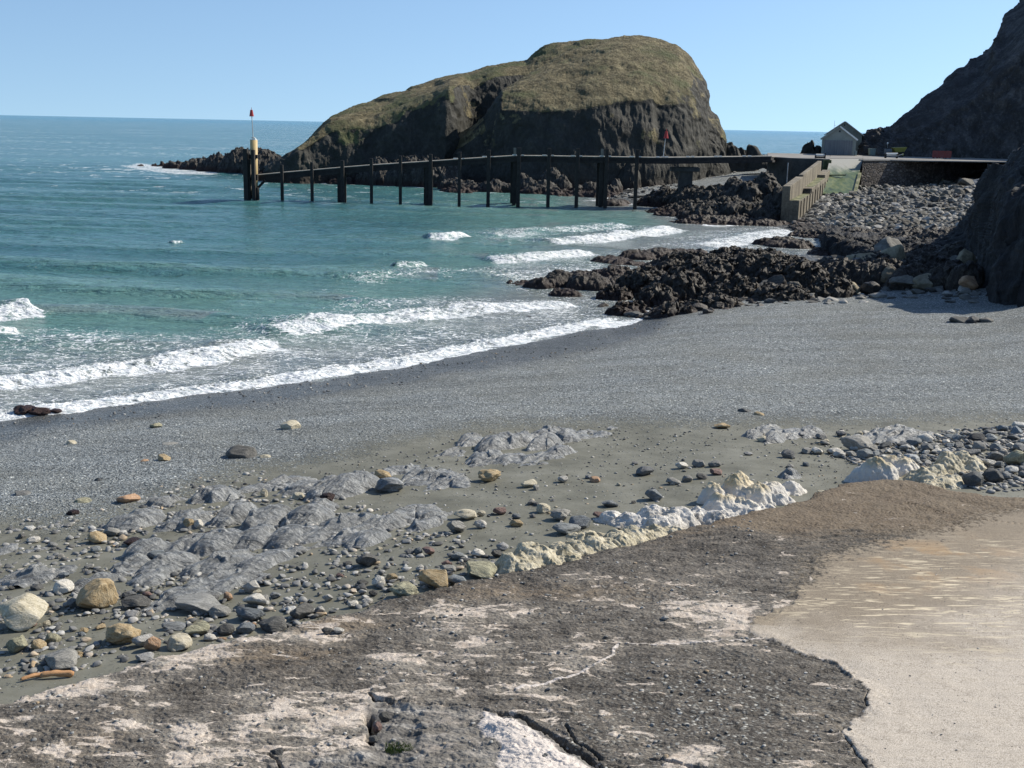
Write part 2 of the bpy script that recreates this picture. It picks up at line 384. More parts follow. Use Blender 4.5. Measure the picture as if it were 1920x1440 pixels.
    sc = s.mix(s.math('MULTIPLY', s.mr(st, .54, .63), s.attr('streak')), sc, (.62,.53,.38))
    sc = s.mix(s.math('MULTIPLY', s.mr(s2, .48, .62), s.attr('ochre')), sc, (.34,.22,.11))
    sc = s.mix(s.mr(s.noise(P, 24, 2, .5), .69, .72), sc, (.08,.065,.05)); sc = s.mix(s.mr(s.noise(P, 2.6, 7, .75), .52, .7, 0, .5), sc, (.19,.16,.125))
    edge = s.math('ADD', sm, s.math('MULTIPLY', s.math('SUBTRACT', s.noise(P, 7, 8, .8), .5), 1.7))
    ms = s.mr(edge, .38, .62)
    col = s.mix(ms, col, sc)
    col = s.mix(s.mr(crk, .35, .85), col, (.018,.015,.013))
    rf = s.math('SUBTRACT', 1., ms)
    b = s.bump(n2, .4, .009); b = s.bump(s.math('MULTIPLY', n3, rf), .5, .03, b)
    b = s.bump(s.math('MULTIPLY', s.math('MULTIPLY', s.math('SUBTRACT', .6, d), rf), s.math('SUBTRACT', 1., s.math('MULTIPLY', pf, .8))), .8, .028, b)
    b = s.bump(s.math('MULTIPLY', s.math('SUBTRACT', .6, d2), rf), .5, .008, b)
    return s.done(col, .85, b, .25)
def m_rock(name, stops, sc=1., kind='world', streak=(0, 0, .6), asp=(1, 3, 1), top=None, topz=.6, bumpd=.12, rough=.8, low=None, lowz=(.6, 1.6), grass=False, spec=.3, white=None, rnd=False):
    s = SH(name); P = s.pos(kind)
    if kind != 'world':
        rv = s.n('ObjectInfo', out='Random'); P = s.n('VectorMath', {0: P, 1: s.n('CombineXYZ', {0: s.math('MULTIPLY', rv, 37.), 1: s.math('MULTIPLY', rv, 91.), 2: 0.})}, operation='ADD')
    v = s.scale(P, tuple(a*sc for a in asp), streak)
    n1 = s.noise(v, 1., 8, .65, .6); n2 = s.noise(P, 7*sc, 6, .7); n3 = s.noise(P, .35*sc, 4, .6)
    f = s.math('ADD', s.math('MULTIPLY', n1, .6), s.math('MULTIPLY', n2, .4))
    col = s.ramp(f, stops)
    if rnd:
        col = s.mix(1., col, s.ramp(rv, [(0, (.6,.62,.66)), (.35, (1,.98,.94)), (.7, (1.25,1.22,1.15)), (1, (.82,.88,.95))]), 'MULTIPLY')
    if white is not None: col = s.mix(s.mr(n2, *white[1]), col, white[0])
    nz = sep(s, s.n('NewGeometry', out='Normal'), 2)
    if top is not None:
        t = s.math('ADD', nz, s.math('MULTIPLY', s.math('SUBTRACT', n1, .5), 1.1)); col = s.mix(s.mr(t, topz-.15, topz+.2, 0, .85), col, top)
    if grass:
        g = s.attr('grass'); gn = s.noise(P, .55, 7, .72); g2 = s.noise(P, .09, 4, .6)
        gc = s.ramp(gn, [(.3, (.04,.036,.018)), (.43, (.12,.1,.05)), (.55, (.22,.185,.1)), (.7, (.36,.31,.18))])
        gc = s.mix(s.mr(s.math('ADD', g2, s.math('MULTIPLY', gn, .35)), .66, .82, 0, .7), gc, (.07,.095,.03))
        gf = s.mr(s.math('ADD', g, s.math('MULTIPLY', s.math('SUBTRACT', s.noise(P, .35, 7, .7), .5), 1.3)), .4, .6)
        col = s.mix(gf, col, gc)
    if low is not None:
        z = s.math('ADD', sep(s, s.pos(), 2), s.math('MULTIPLY', s.math('SUBTRACT', n2, .5), lowz[1]))
        col = s.mix(s.mr(z, lowz[0]-.3*lowz[1], lowz[0]+.5*lowz[1], .92, 0), col, low)
    b = s.bump(n2, .7, bumpd*.35); b = s.bump(n1, .9, bumpd, b)
    if grass: b = s.bump(s.math('MULTIPLY', s.noise(P, 1.1, 5, .75), g), 1., 1.6, b)
    return s.done(col, rough, b, spec)
M = {}
M['beach'] = m_beach(); M['water'] = m_water(); M['slab'] = m_slab()
M['island'] = m_rock('island_rock', [(.3, (.017,.018,.016)), (.5, (.034,.034,.029)), (.68, (.07,.066,.055))], sc=.25, asp=(1.6, 1.6, .9), grass=True, bumpd=.6, low=(.022,.016,.013), lowz=(1.6, 2.2))
M['cliff'] = m_rock('cliff_rock', [(.3, (.017,.017,.018)), (.48, (.04,.038,.038)), (.6, (.09,.083,.08)), (.72, (.16,.145,.14))], sc=.3, asp=(1, 1, .6), streak=(0, .5, 0), grass=False, bumpd=.8, white=((.17,.15,.145), (.6,.75)))
M['weedrock'] = m_rock('weedy_reef_rock', [(.36, (.008,.006,.005)), (.5, (.026,.021,.017)), (.6, (.085,.073,.057)), (.7, (.26,.235,.19))], sc=1.0, asp=(1.7, 1.7, .7), streak=(0, .35, .4), bumpd=.25, low=(.022,.011,.009), lowz=(.55, .9), rough=.6)
M['farreef'] = m_rock('far_reef_rock', [(.36, (.012,.011,.01)), (.5, (.035,.032,.028)), (.6, (.09,.083,.07)), (.72, (.22,.2,.17))], sc=.6, asp=(1.8, 1.8, .6), streak=(0, .35, .4), bumpd=.4, low=(.024,.012,.01), lowz=(.9, 1.2), rough=.7)
M['slate'] = m_rock('grey_slate', [(.33, (.032,.033,.032)), (.43, (.1,.104,.103)), (.54, (.2,.205,.2)), (.66, (.42,.42,.405))], sc=1.6, asp=(1, 4.5, 1.5), streak=(0, 0, -.87), bumpd=.14, rough=.42, spec=.55)
M['white'] = m_rock('pale_knobbly_rock', [(.28, (.1,.085,.05)), (.42, (.3,.26,.17)), (.55, (.52,.47,.35)), (.7, (.7,.66,.56))], sc=2.4, asp=(1, 1, 1), bumpd=.09, top=(.42,.33,.19), topz=1.05)
M['whiter'] = m_rock('white_knobbly_rock', [(.28, (.13,.11,.085)), (.42, (.38,.35,.3)), (.55, (.6,.57,.52)), (.7, (.78,.76,.72))], sc=2.4, asp=(1, 1, 1), bumpd=.09)
M['tanwhite'] = m_rock('tan_topped_rock', [(.28, (.15,.115,.06)), (.42, (.38,.3,.17)), (.55, (.55,.47,.32)), (.7, (.7,.66,.57))], sc=2.0, asp=(1, 1, 1), bumpd=.09, low=(.58,.55,.5), lowz=(2.95, .35))
st = dict(kind='obj', sc=3.2, bumpd=.06)
M['s_grey'] = m_rock('stone_grey', [(.3, (.09,.088,.082)), (.5, (.21,.207,.195)), (.72, (.38,.37,.35))], rnd=True, **st)
M['s_dark'] = m_rock('stone_dark', [(.3, (.035,.035,.034)), (.5, (.09,.089,.085)), (.72, (.19,.187,.175))], rnd=True, **st)
M['s_blue'] = m_rock('stone_bluegrey', [(.3, (.08,.088,.095)), (.5, (.185,.2,.205)), (.72, (.36,.375,.38))], rnd=True, **st)
M['s_pale'] = m_rock('stone_pale', [(.3, (.2,.19,.17)), (.48, (.46,.44,.4)), (.7, (.74,.72,.67))], rnd=True, **st)
M['s_cream'] = m_rock('stone_cream', [(.3, (.2,.17,.11)), (.48, (.44,.39,.28)), (.7, (.68,.63,.52))], **st)
M['s_tan'] = m_rock('stone_tan', [(.3, (.07,.045,.022)), (.44, (.32,.23,.12)), (.6, (.46,.37,.235)), (.74, (.58,.51,.38))], **st)
M['s_orange'] = m_rock('stone_orange', [(.3, (.2,.11,.06)), (.5, (.4,.25,.15)), (.72, (.56,.44,.32))], **st)
M['s_olive'] = m_rock('stone_lichen', [(.3, (.06,.058,.04)), (.46, (.22,.205,.14)), (.6, (.42,.4,.27)), (.75, (.6,.58,.48))], **st)
M['s_red'] = m_rock('stone_reddish', [(.3, (.1,.055,.045)), (.5, (.2,.13,.11)), (.72, (.34,.26,.23))], **st)
M['s_weed'] = m_rock('stone_weed', [(.3, (.008,.005,.004)), (.5, (.035,.016,.014)), (.72, (.09,.045,.04))], kind='obj', sc=5., bumpd=.12, rough=.45)
M['b_grey'] = m_rock('boulder_grey', [(.3, (.035,.033,.03)), (.5, (.11,.104,.092)), (.72, (.27,.257,.225))], kind='obj', sc=1.2, bumpd=.12, rnd=True)
M['b_tan'] = m_rock('boulder_tan', [(.3, (.09,.075,.05)), (.5, (.21,.18,.125)), (.72, (.38,.34,.26))], kind='obj', sc=1.2, bumpd=.12, rnd=True)
M['b_dark'] = m_rock('boulder_dark', [(.3, (.014,.011,.01)), (.5, (.04,.034,.03)), (.72, (.11,.1,.085))], kind='obj', sc=1.2, bumpd=.16, rnd=True, rough=.55)
def m_plain(name, c1, c2, sc=2., bd=.01, rough=.85, det=6, asp=(1,1,1), **k):
    s = SH(name); P = s.pos(); v = s.scale(P, asp); n = s.noise(v, sc, det, .65); n2 = s.noise(P, sc*9, 4, .7)
    f = s.math('ADD', s.math('MULTIPLY', n, .65), s.math('MULTIPLY', n2, .35))
    return s.done(s.ramp(f, [(.35, c1), (.65, c2)]), rough, s.bump(n2, .5, bd), .3)
M['timber'] = m_plain('tarred_timber', (.012,.011,.011), (.04,.036,.033), 1.5, .03, .75)
M['nearcliff'] = m_rock('cliff_rock_painted_shade', [(.34, (.007,.007,.008)), (.5, (.017,.017,.018)), (.62, (.04,.039,.04)), (.74, (.1,.095,.09))], sc=.45, asp=(1.6, 1.6, .5), streak=(0, .5, 0), bumpd=.5, rough=.75)  # shade on the near cliff is put into this darker rock colour
M['darkwall'] = m_plain('dark_grey_render', (.11,.13,.12), (.17,.19,.175), .7, .02)
M['deck'] = m_plain('deck_edge', (.14,.13,.11), (.36,.34,.29), .8, .03)
M['darkconc'] = m_plain('stained_concrete', (.03,.03,.029), (.09,.088,.08), .6, .04)
M['greytimber'] = m_plain('weathered_timber', (.1,.09,.08), (.26,.235,.2), 1.2, .03)
M['buff'] = m_plain('buff_paint', (.42,.3,.13), (.6,.46,.24), .5, .01, .6, asp=(1,1,.2))
M['galv'] = m_plain('galvanised_steel', (.35,.35,.34), (.55,.55,.53), 2., .003, .5)
M['redpaint'] = m_plain('red_paint', (.3,.025,.025), (.48,.05,.045), 2., .003, .55)
M['whitepaint'] = m_plain('white_paint', (.6,.6,.56), (.8,.8,.76), 2., .003, .6)
M['concrete'] = m_plain('sea_wall_concrete', (.06,.052,.04), (.27,.238,.18), .5, .06, .85, asp=(1,1,.35))
M['quaytop'] = m_plain('quay_surface', (.13,.125,.115), (.3,.285,.26), .3, .04)
M['hutwall'] = m_plain('grey_render', (.2,.22,.2), (.28,.3,.27), .7, .02)
M['hutdoor'] = m_plain('grey_door', (.11,.12,.13), (.2,.21,.22), 1.5, .02, .7, asp=(3,1,.2))
M['roof'] = m_plain('grey_roof', (.2,.21,.2), (.34,.35,.33), .9, .02)
M['glassdark'] = m_plain('dark_glass', (.02,.022,.025), (.03,.03,.035), 1, .001, .2)
M['yellow'] = m_plain('yellow_paint', (.2,.18,.04), (.32,.28,.06), 1.5, .004, .5)
M['redplastic'] = m_plain('red_plastic', (.26,.05,.04), (.36,.08,.06), 1.5, .004, .5)
M['bin'] = m_plain('grey_green_plastic', (.13,.17,.16), (.2,.25,.24), 1.5, .004, .5)
M['rubber'] = m_plain('black_rubber', (.015,.015,.015), (.03,.03,.03), 1.5, .004, .8)
M['weed'] = m_plain('dark_seaweed', (.012,.008,.005), (.05,.03,.018), 4., .03, .5)
M['wood'] = m_plain('orange_driftwood', (.34,.17,.07), (.55,.32,.16), 6., .01, .8, asp=(1,6,1))
M['grassb'] = m_plain('grass_blade', (.05,.08,.015), (.12,.15,.04), 6., .001, .8)
def m_slip():
    s = SH('algae_slipway'); P = s.pos(); z = sep(s, P, 2); n = s.noise(s.scale(P, (1, .35, 1)), .9, 7, .68); n2 = s.noise(P, 7, 4, .7)
    c = s.ramp(n, [(.34, (.018,.034,.01)), (.5, (.05,.082,.02)), (.66, (.14,.15,.045))])
    g = s.mix(n2, (.2,.2,.185), (.3,.3,.27))
    f = s.mr(s.math('ADD', z, s.math('MULTIPLY', s.math('SUBTRACT', n, .5), 2.5)), 5.2, 6.6)
    return s.done(s.mix(f, c, g), s.mr(f, 0, 1, .5, .8), s.bump(n2, .4, .03))
M['slip'] = m_slip()
def m_algconc():
    s = SH('algae_stained_concrete'); P = s.pos(); n = s.noise(s.scale(P, (1, 1, .3)), .8, 7, .68); n2 = s.noise(P, 7, 4, .7)
    c = s.ramp(n, [(.34, (.035,.045,.018)), (.5, (.11,.12,.05)), (.62, (.27,.25,.15)), (.75, (.38,.36,.28))])
    return s.done(s.mix(s.mr(n2, .5, .7, 0, .5), c, (.08,.08,.05)), .75, s.bump(n2, .5, .04))
M['algconc'] = m_algconc()
def m_wall():
    s = SH('rubble_wall'); P = s.pos(); v = s.scale(P, (1.1, 1.1, 2.1)); d = s.vor(v, 1., 'DISTANCE_TO_EDGE'); c = s.vor(v, 1., out='Color'); n = s.noise(P, 3, 6, .7)
    col = s.ramp(sep(s, c, 0), [(0, (.055,.047,.042)), (.6, (.12,.102,.09)), (1, (.2,.175,.155))])
    col = s.mix(s.mr(n, .4, .7, 0, .5), col, (.09,.08,.07)); col = s.mix(s.mr(d, 0, .09, .9, 0), col, (.035,.03,.027))
    return s.done(col, .9, s.bump(n, .5, .08, s.bump(s.mr(d, 0, .14), .9, .18)))
M['wall'] = m_wall()
# ---------------------------------------------------------------- beach and sea bed: one sheet
def uvpoly(txt, f=at_g): 
    r = []
    for t in txt.split(';'):
        u, v = map(float, t.split()); p = f(u, v); r.append((float(p[0]), float(p[1])))
    return r
sea0 = lambda u, v: at_z(u, v, 0.)
SHORE = uvpoly('-400 850;-150 818;0 790;150 768;300 750;450 731;600 712;750 690;900 660;1000 642;1100 620;1210 597;1240 560', sea0)
GRAVEL_IN = uvpoly('-400 1010;0 975;150 985;300 935;450 880;620 860;720 830;900 800;1100 792;1300 795;1600 790;1920 782;2300 775')
def slab_z(x, y, raw=False):
    # a slipway that climbs gently towards the viewer and to the right
    return 2.98 + .028*(22-y) + .012*x
def at_slab(u, v):
    z = 3.
    for _ in range(20):
        x, y, _z = at_z(u, v, z); z = float(slab_z(x, y))
    return float(x), float(y), z
SP = lambda t: uvpoly(t, at_slab)
EDGE = SP('-500 1420;-150 1350;0 1312;150 1272;300 1228;450 1195;600 1158;750 1118;860 1092;960 1070;1080 1042;1200 1012;1330 978;1400 958;1500 938;1580 905;1640 897;1720 902;1800 920;1850 928;1960 933;2100 925;2500 905')
OUT = EDGE + [(30., 5.), (-30., 5.)]
nc, nr = 900, 1150
vv = np.concatenate([np.linspace(1750, 430, 950), np.linspace(429.4, 300, 200)])
Yr = np.array([float(at_z(960, v, 1.0)[1]) for v in vv]); Yr[-1] = 330
tt = np.tan(np.radians(np.linspace(-33, 36, nc)))
TX = (tt[None, :]*Yr[:, None]); TY = np.repeat(Yr[:, None], nc, 1)
TZ = G(TX, TY)
dsh, _, side = dist_poly(TX, TY, SHORE)
dgi, _, sgi = dist_poly(TX, TY, GRAVEL_IN)
sandm = np.where(sgi > 0, np.clip(.5+dgi/3.0, 0, 1), np.clip(.5-dgi/3.0, 0, 1))
lowf = np.clip((TY-105)/10, 0, 1)
TZ = TZ + .05*fbm(TX*.25, TY*.25, 3., 3) + sandm*.02*fbm(TX*1.2, TY*1.2, 9., 4) + (1-sandm)*.03*fbm(TX*.9, TY*1.6, 5., 4)
# a beach cusp: the shingle stands a few centimetres above the sand
TZ = TZ + .1*(1-sandm)*sst(.2, .9, TZ)
uu = TX*2200/TY+960+30*fbm(TX*.1, TY*.06, 4., 3)
stony = sst(105, 135, TY)*sst(.2, .8, TZ)*sst(1470, 1500, uu)*.9
stony = np.maximum(stony, .75*sst(80, 90, TY)*(1-sst(118, 128, TY))*sst(1290, 1420, uu))
TZ = TZ + stony*.25*(1-worley(TX*.9, TY*.6, 0.)[0])
wet = 1-sst(.12, .6, TZ+.12*fbm(TX*.5, TY*.5, 1., 4)); wet = wet*(1-stony*.5)
sandm = sandm*(1-sst(90, 100, TY))
_m = TY < 45; _d = dist_poly(TX[_m], TY[_m], EDGE)[0]; _i = in_poly(TX[_m], TY[_m], OUT); TZ[_m] -= np.where(_i, .6*sst(.25, .8, _d), 0)
V = np.stack([TX, TY, TZ], -1).reshape(-1, 3)
ground = mesh_np('beach', V, grid_faces(nr, nc), M['beach'], dict(sand=sandm, wet=wet, stony=stony)); ground['kind'] = 'structure'
def GZ(x, y): return float(G(x, y)[0])
# ---------------------------------------------------------------- sea
nc, nr = 1000, 1020
vv = np.concatenate([np.linspace(850, 262, 900), 238+24*np.linspace(1, 0, 121)[1:]**1.6])
Yr = np.array([float(at_z(960, v, 0.)[1]) if v > 238.5 else 0 for v in vv])
bad = Yr <= 0; k = np.argmax(bad) if bad.any() else nr; last = Yr[k-1]
Yr[k:] = np.geomspace(last*1.1, 60000, nr-k) if k < nr else []
tt = np.tan(np.radians(np.linspace(-36, 38, nc)))
WX = tt[None, :]*Yr[:, None]; WY = np.repeat(Yr[:, None], nc, 1)
near = WY < 420
gz = np.where(near, G(np.where(near, WX, 0), np.where(near, WY, 300)), -6.)
depth = -gz
deepf = sst(0, .9, depth)
WZ = np.zeros_like(WX); foam = np.zeros_like(WX)
ang = .12
wy = WY+WX*ang + 7*perlin(WX*.025, WY*.03, 4.)+2*perlin(WX*.08, WY*.08, 14.)
amp = .15*deepf*(1-sst(180, 400, WY))*(.5+1.1*np.clip(.5+perlin(WX*.02, WY*.03, 24.), 0, 1))
WZ += amp*1.3*(np.sin(wy*2*np.pi/13.+1.3*perlin(WX*.035, WY*.05, 1.))) + amp*.5*np.sin(wy*2*np.pi/6.1+2*perlin(WX*.09, WY*.1, 2.))
WZ += .16*deepf*(1-sst(200, 420, WY))*fbm(WX*.35, WY*.8, 2., 4)
# breaking waves: crest lines of the photograph laid on the water, foam on the landward face
BR = [('-60 729;0 722;100 711;200 697;300 687;400 672;480 657;536 650', .42, 1.1, 1.0),
      ('490 629;600 613;700 601;800 592;900 583;1000 577;1085 569', .34, 1.2, .95),
      ('902 491;980 489;1050 481;1110 474', .42, 1.3, .9),
      ('1008 458;1060 455;1120 451;1200 442;1266 431', .5, 1.6, .95),
      ('915 443;1000 437;1080 431;1175 427', .3, 2.0, .62),
      ('798 450;830 450;866 443', .45, 1.2, .85),
      ('-40 598;0 595;35 592;62 586', .4, 1.0, .95), ('-40 634;0 631;36 629', .4, 1.0, .9),
      ('742 502;765 501;795 498', .26, .6, .72), ('636 527;700 522;780 515;900 512;960 508', .16, 1.6, .5),
      ('1305 465;1350 458;1400 447;1470 432', .22, 2., .85), ('318 458;346 457', .16, .4, .7), ('172 572;194 570', .1, .3, .6),
      ('930 528;980 517;1040 512;1100 505', .14, 1.8, .6),
      ('-60 800;0 783;60 775;130 766;300 743;450 722;600 702;750 679;900 648;1000 630;1100 607;1190 594', .11, .75, 1.05)]
for txt, hgt, wid, st_ in BR:
    pts = uvpoly(txt, sea0)
    x0 = min(p[0] for p in pts)-12; x1 = max(p[0] for p in pts)+12; y0 = min(p[1] for p in pts)-14; y1 = max(p[1] for p in pts)+14
    m = (WX > x0) & (WX < x1) & (WY > y0) & (WY < y1)
    x = WX[m]; y = WY[m]
    xw = x + .35*perlin(x*.8, y*.8, 3.); yw = y + .6*perlin(x*.5, y*.5, 8.) + .3*wid*fbm(x*1.3, y*1.3, 6., 4, .65)
    d, par, sd = dist_poly(xw, yw, pts); d = d*sd                     # sd>0: landward / near side
    ends = sst(0, .07, par)*sst(0, .07, 1-par)
    va = .7+.5*fbm(x*.35, y*.35, 5., 3)
    prof = np.where(d > 0, np.exp(-(d/(wid*.75))**2), np.exp(-(d/(wid*2.2))**2))
    dd = deepf[m]*.6+.4
    WZ[m] = np.maximum(WZ[m], 0)*.5 + WZ[m]*.5 + 1.35*hgt*va*prof*ends*dd + .16*np.clip(prof*ends, 0, 1)*ridged(x*1.8, y*1.8, 1., 4, .6)*(hgt > .1)
    ff = np.where(d > 0, 1-sst(wid*1.0, wid*1.75, d), 1-sst(wid*.25, wid*1.5, -d))
    tail = np.where(d < 0, .42*np.exp(-(-d)/(wid*3.5)), .3*np.exp(-d/(wid*1.5)))
    foam[m] = np.maximum(foam[m], st_*np.maximum(ff*(.5+.45*va+.5*fbm(x*1.2, y*1.2, 2., 4, .65)), tail)*ends)
# lacy foam left behind in the surf zone
ZONES = [('-200 600;0 612;120 608;330 618;480 600;640 560;800 548;1000 560;1130 548;1230 560;1210 597;900 662;600 714;300 752;0 792;-300 830', .44, 2.2),
         ('880 500;960 478;1150 470;1290 430;1480 420;1660 455;1650 475;1500 480;1300 500;1240 560;1100 590;1000 560;930 545', .4, 3.),
         ('-200 560;60 585;350 600;620 560;760 540;900 530;900 500;640 515;300 590;0 575', .2, 3.), ('860 436;1000 425;1180 420;1280 425;1270 440;1000 462;880 455', .36, 3.),
         ('1180 372;1250 385;1330 412;1400 425;1270 425;1200 395', .3, 2.)]
for txt, a, soft in ZONES:
    pts = uvpoly(txt, sea0); x0 = min(p[0] for p in pts)-4; x1 = max(p[0] for p in pts)+4; y0 = min(p[1] for p in pts)-4; y1 = max(p[1] for p in pts)+4
    m = (WX > x0) & (WX < x1) & (WY > y0) & (WY < y1); x = WX[m]; y = WY[m]
    ins = in_poly(x, y, pts); d, _, _ = dist_poly(x, y, pts, True); d = np.where(ins, d, -d)
    foam[m] = np.maximum(foam[m], a*sst(-soft*.3, soft, d)*(.85+.5*fbm(x*.2, y*.35, 7., 3)))
# swash at every shore
sw = (1-sst(.02, .16, depth))*(depth > -.2)
foam = np.maximum(foam, sw*.95*near*sst(-.1, .5, .3+fbm(WX*.3, WY*.3, 11., 3)))
# white water round the skerry and the island foot
for txt, a, soft in [('232 312;262 306;300 312;350 316;420 322;400 327;330 326;260 318', .62, 1.2), ('585 336;650 341;700 346;800 354;800 352;700 344;640 338', .9, .8), ('880 356;1000 362;1100 366;1100 364;1000 360', .6, .6), ('1180 372;1250 376;1180 384;1100 376', .75, .8)]:
    pts = uvpoly(txt, sea0); x0 = min(p[0] for p in pts)-4; x1 = max(p[0] for p in pts)+4; y0 = min(p[1] for p in pts)-9; y1 = max(p[1] for p in pts)+9
    m = (WX > x0) & (WX < x1) & (WY > y0) & (WY < y1); x = WX[m]; y = WY[m]
    ins = in_poly(x, y, pts); d, _, _ = dist_poly(x, y, pts, True); d = np.where(ins, d, -d)
    foam[m] = np.maximum(foam[m], a*sst(-soft*2, soft, d+1.5*fbm(x*.2, y*.2, 2., 3)))
shal = 1-sst(.0, 2.4, depth); shal = np.where(WY < 420, np.clip(shal, 0, 1), 0)
shal = np.clip(shal + .12*perlin(WX*.04, WY*.07, 7.)*(shal > .02), 0, 1)
crest = np.clip(WZ*2.2, 0, .5)
shal = np.clip(np.where(shal < .6, shal + crest*.5*(WY < 200), shal), 0, 1)
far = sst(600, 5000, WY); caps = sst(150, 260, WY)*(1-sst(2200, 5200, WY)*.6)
V = np.stack([WX, WY, WZ], -1).reshape(-1, 3)
keep = (gz < .35)
Fq = grid_faces(nr, nc, keep); V2, F2, at = compact(V, Fq, dict(foam=foam, shallow=shal, far=far, caps=caps))
sea = mesh_np('sea', V2, F2, M['water'], at); sea['kind'] = 'structure'
# ---------------------------------------------------------------- concrete apron in the foreground
nc, nr = 1250, 820
vv = np.linspace(1900, 872, nr)
Yr = np.array([at_slab(960, v)[1] for v in vv]); tt = np.tan(np.radians(np.linspace(-32, 32, nc)))
X = tt[None, :]*Yr[:, None]; Y = np.repeat(Yr[:, None], nc, 1)
sz = slab_z(X, Y)
jx = .22*fbm(X*1.8, Y*1.8, 1., 5, .6); jy = .22*fbm(X*1.8, Y*1.8, 31., 5, .6)
dE, _, _ = dist_poly(X+jx, Y+jy, EDGE); ins = in_poly(X+jx, Y+jy, OUT); dE = np.where(ins, dE, -dE)
SMO = SP('2300 905;1960 950;1850 962;1815 975;1777 990;1700 1005;1631 1020;1560 1038;1519 1050;1522 1080;1489 1102;1489 1136;1410 1159;1406 1189;1485 1219;1567 1245;1624 1297;1627 1324;1590 1361;1575 1372;1597 1402;1631 1440;1680 1560;1700 1800;2600 1900')
kx = .16*fbm(X*2.6, Y*2.6, 5., 5, .65); ky = .16*fbm(X*2.6, Y*2.6, 45., 5, .65)
dS, _, _ = dist_poly(X+kx, Y+ky, SMO, True); inS = in_poly(X+kx, Y+ky, SMO); dS = np.where(inS, dS, -dS)
bw = .3+2.6*sst(at_slab(1500, 1150)[1], at_slab(1500, 1060)[1], Y); smo = np.clip(.5+dS/bw, 0, 1)
smb = sst(-.15, .45, dS)
n_hi = fbm(X*7, Y*9, 2., 5, .6); n_lo = fbm(X*.7, Y*.7, 12., 4); n_md = fbm(X*2.4, Y*3.6, 22., 5, .58)
w1, w2, wc_ = worley(X*9, Y*12, 0.)
sz = sz + (1-smb)*(.014*n_hi + .024*n_md + .012*(wc_-.5)*(w1 < .45)) + .03*n_lo + smb*.012*fbm(X*1.2, Y*6, 7., 3)
sz = sz - .035*(1-sst(-.12, .1, dS))*0
# the rough layer has broken away: the smooth slab stands just above it
sz = sz + .03*sst(-.03, .05, dS) - .0
pl = fbm(X*.55+Y*.1, Y*.9, 71., 5, .6); sz = sz + (1-smb)*.06*(np.floor(pl*7)/7+sst(.0, .1, (pl*7)%1)/7)*2.2
crk = np.zeros_like(X); bare = np.zeros_like(X); white = np.zeros_like(X)
# lower, bare rock at the bottom (the apron is broken open there)
LOW = SP('395 1500;500 1425;560 1415;640 1420;690 1395;686 1340;692 1308;735 1318;867 1322;925 1334;983 1347;1017 1372;1058 1393;1100 1418;1133 1442;1210 1500;1400 1700;200 1700')
hx = .06*fbm(X*4, Y*4, 15., 4); hy = .06*fbm(X*4, Y*4, 65., 4)
dL, _, _ = dist_poly(X+hx, Y+hy, LOW, True); dL = np.where(in_poly(X+hx, Y+hy, LOW), dL, -dL)
low = sst(-.1, .12, dL)*(.55+.45*sst(.2, -.1, np.abs(X-at_slab(700, 1340)[0])-.8))
sz = sz - low*(.07+.08*n_lo) + low*.14*fbm(X*1.6, Y*2.6, 33., 6, .6) + low*.06*ridged(X*1.3+Y*.7, Y*3.2, 3., 5) + low*.08*(worley(X*1.4, Y*2.4, 5.)[2]-.5)*sst(0, .12, worley(X*1.4, Y*2.4, 5.)[1]-worley(X*1.4, Y*2.4, 5.)[0])
bare = np.maximum(bare, low)
WH = SP('905 1330;950 1342;1000 1372;1045 1396;1108 1438;1200 1560;860 1560;930 1440;935 1400;890 1360')
dW, _, _ = dist_poly(X+hx, Y+hy, WH, True); dW = np.where(in_poly(X+hx, Y+hy, WH), dW, -dW); white = np.maximum(white, 1.25*sst(-.12, .2, dW))
sz = sz + .09*sst(-.1, .35, dW)
# cracks and fissures: polyline, half width, depth
CR = [('690 1300;700 1310;733 1316;760 1313', .045, .15), ('735 1318;800 1320;867 1322;925 1334;960 1340', .018, .06),
      ('925 1334;960 1340;983 1347;1000 1362;1020 1374;1058 1394;1085 1410;1105 1420;1133 1444;1180 1480', .085, .25), ('1058 1362;1080 1392;1115 1410;1133 1425', .03, .12),
      ('1210 1422;1235 1424;1262 1430;1300 1440;1350 1460', .07, .2), ('697 1335;690 1352;700 1372;688 1392', .09, .22), ('500 1415;520 1425;540 1450', .04, .15),
      ('1585 1362;1575 1374;1598 1402;1612 1420;1628 1444', .014, .05), ('1600 1290;1626 1300;1622 1316;1628 1328', .016, .05),
      ('1540 1030;1560 1020;1600 1012;1640 1020', .0, .0), ('1690 942;1760 958;1810 972;1870 980;1960 990', .016, .05), ('1552 1016;1600 1022', .012, .03),
      ('1777 990;1800 983;1812 976', .014, .04), ('1830 916;1860 924;1925 934;2000 938', .03, .12), ('1370 1272;1400 1290;1440 1305;1475 1318', .012, .04), ('1480 1325;1560 1355;1575 1370', .01, .03)]
for t, hw, dp in CR:
    if hw == 0: continue
    d, par, _ = dist_poly(X+hx*.7, Y+hy*.7, SP(t)); w = hw*(.6+.7*np.abs(perlin(X*5, Y*5, 8.)))*sst(0, .06, par)*sst(0, .06, 1-par)+1e-4
    c = 1-sst(.45, 1.1, d/w); sz = sz - dp*c; crk = np.maximum(crk, c)
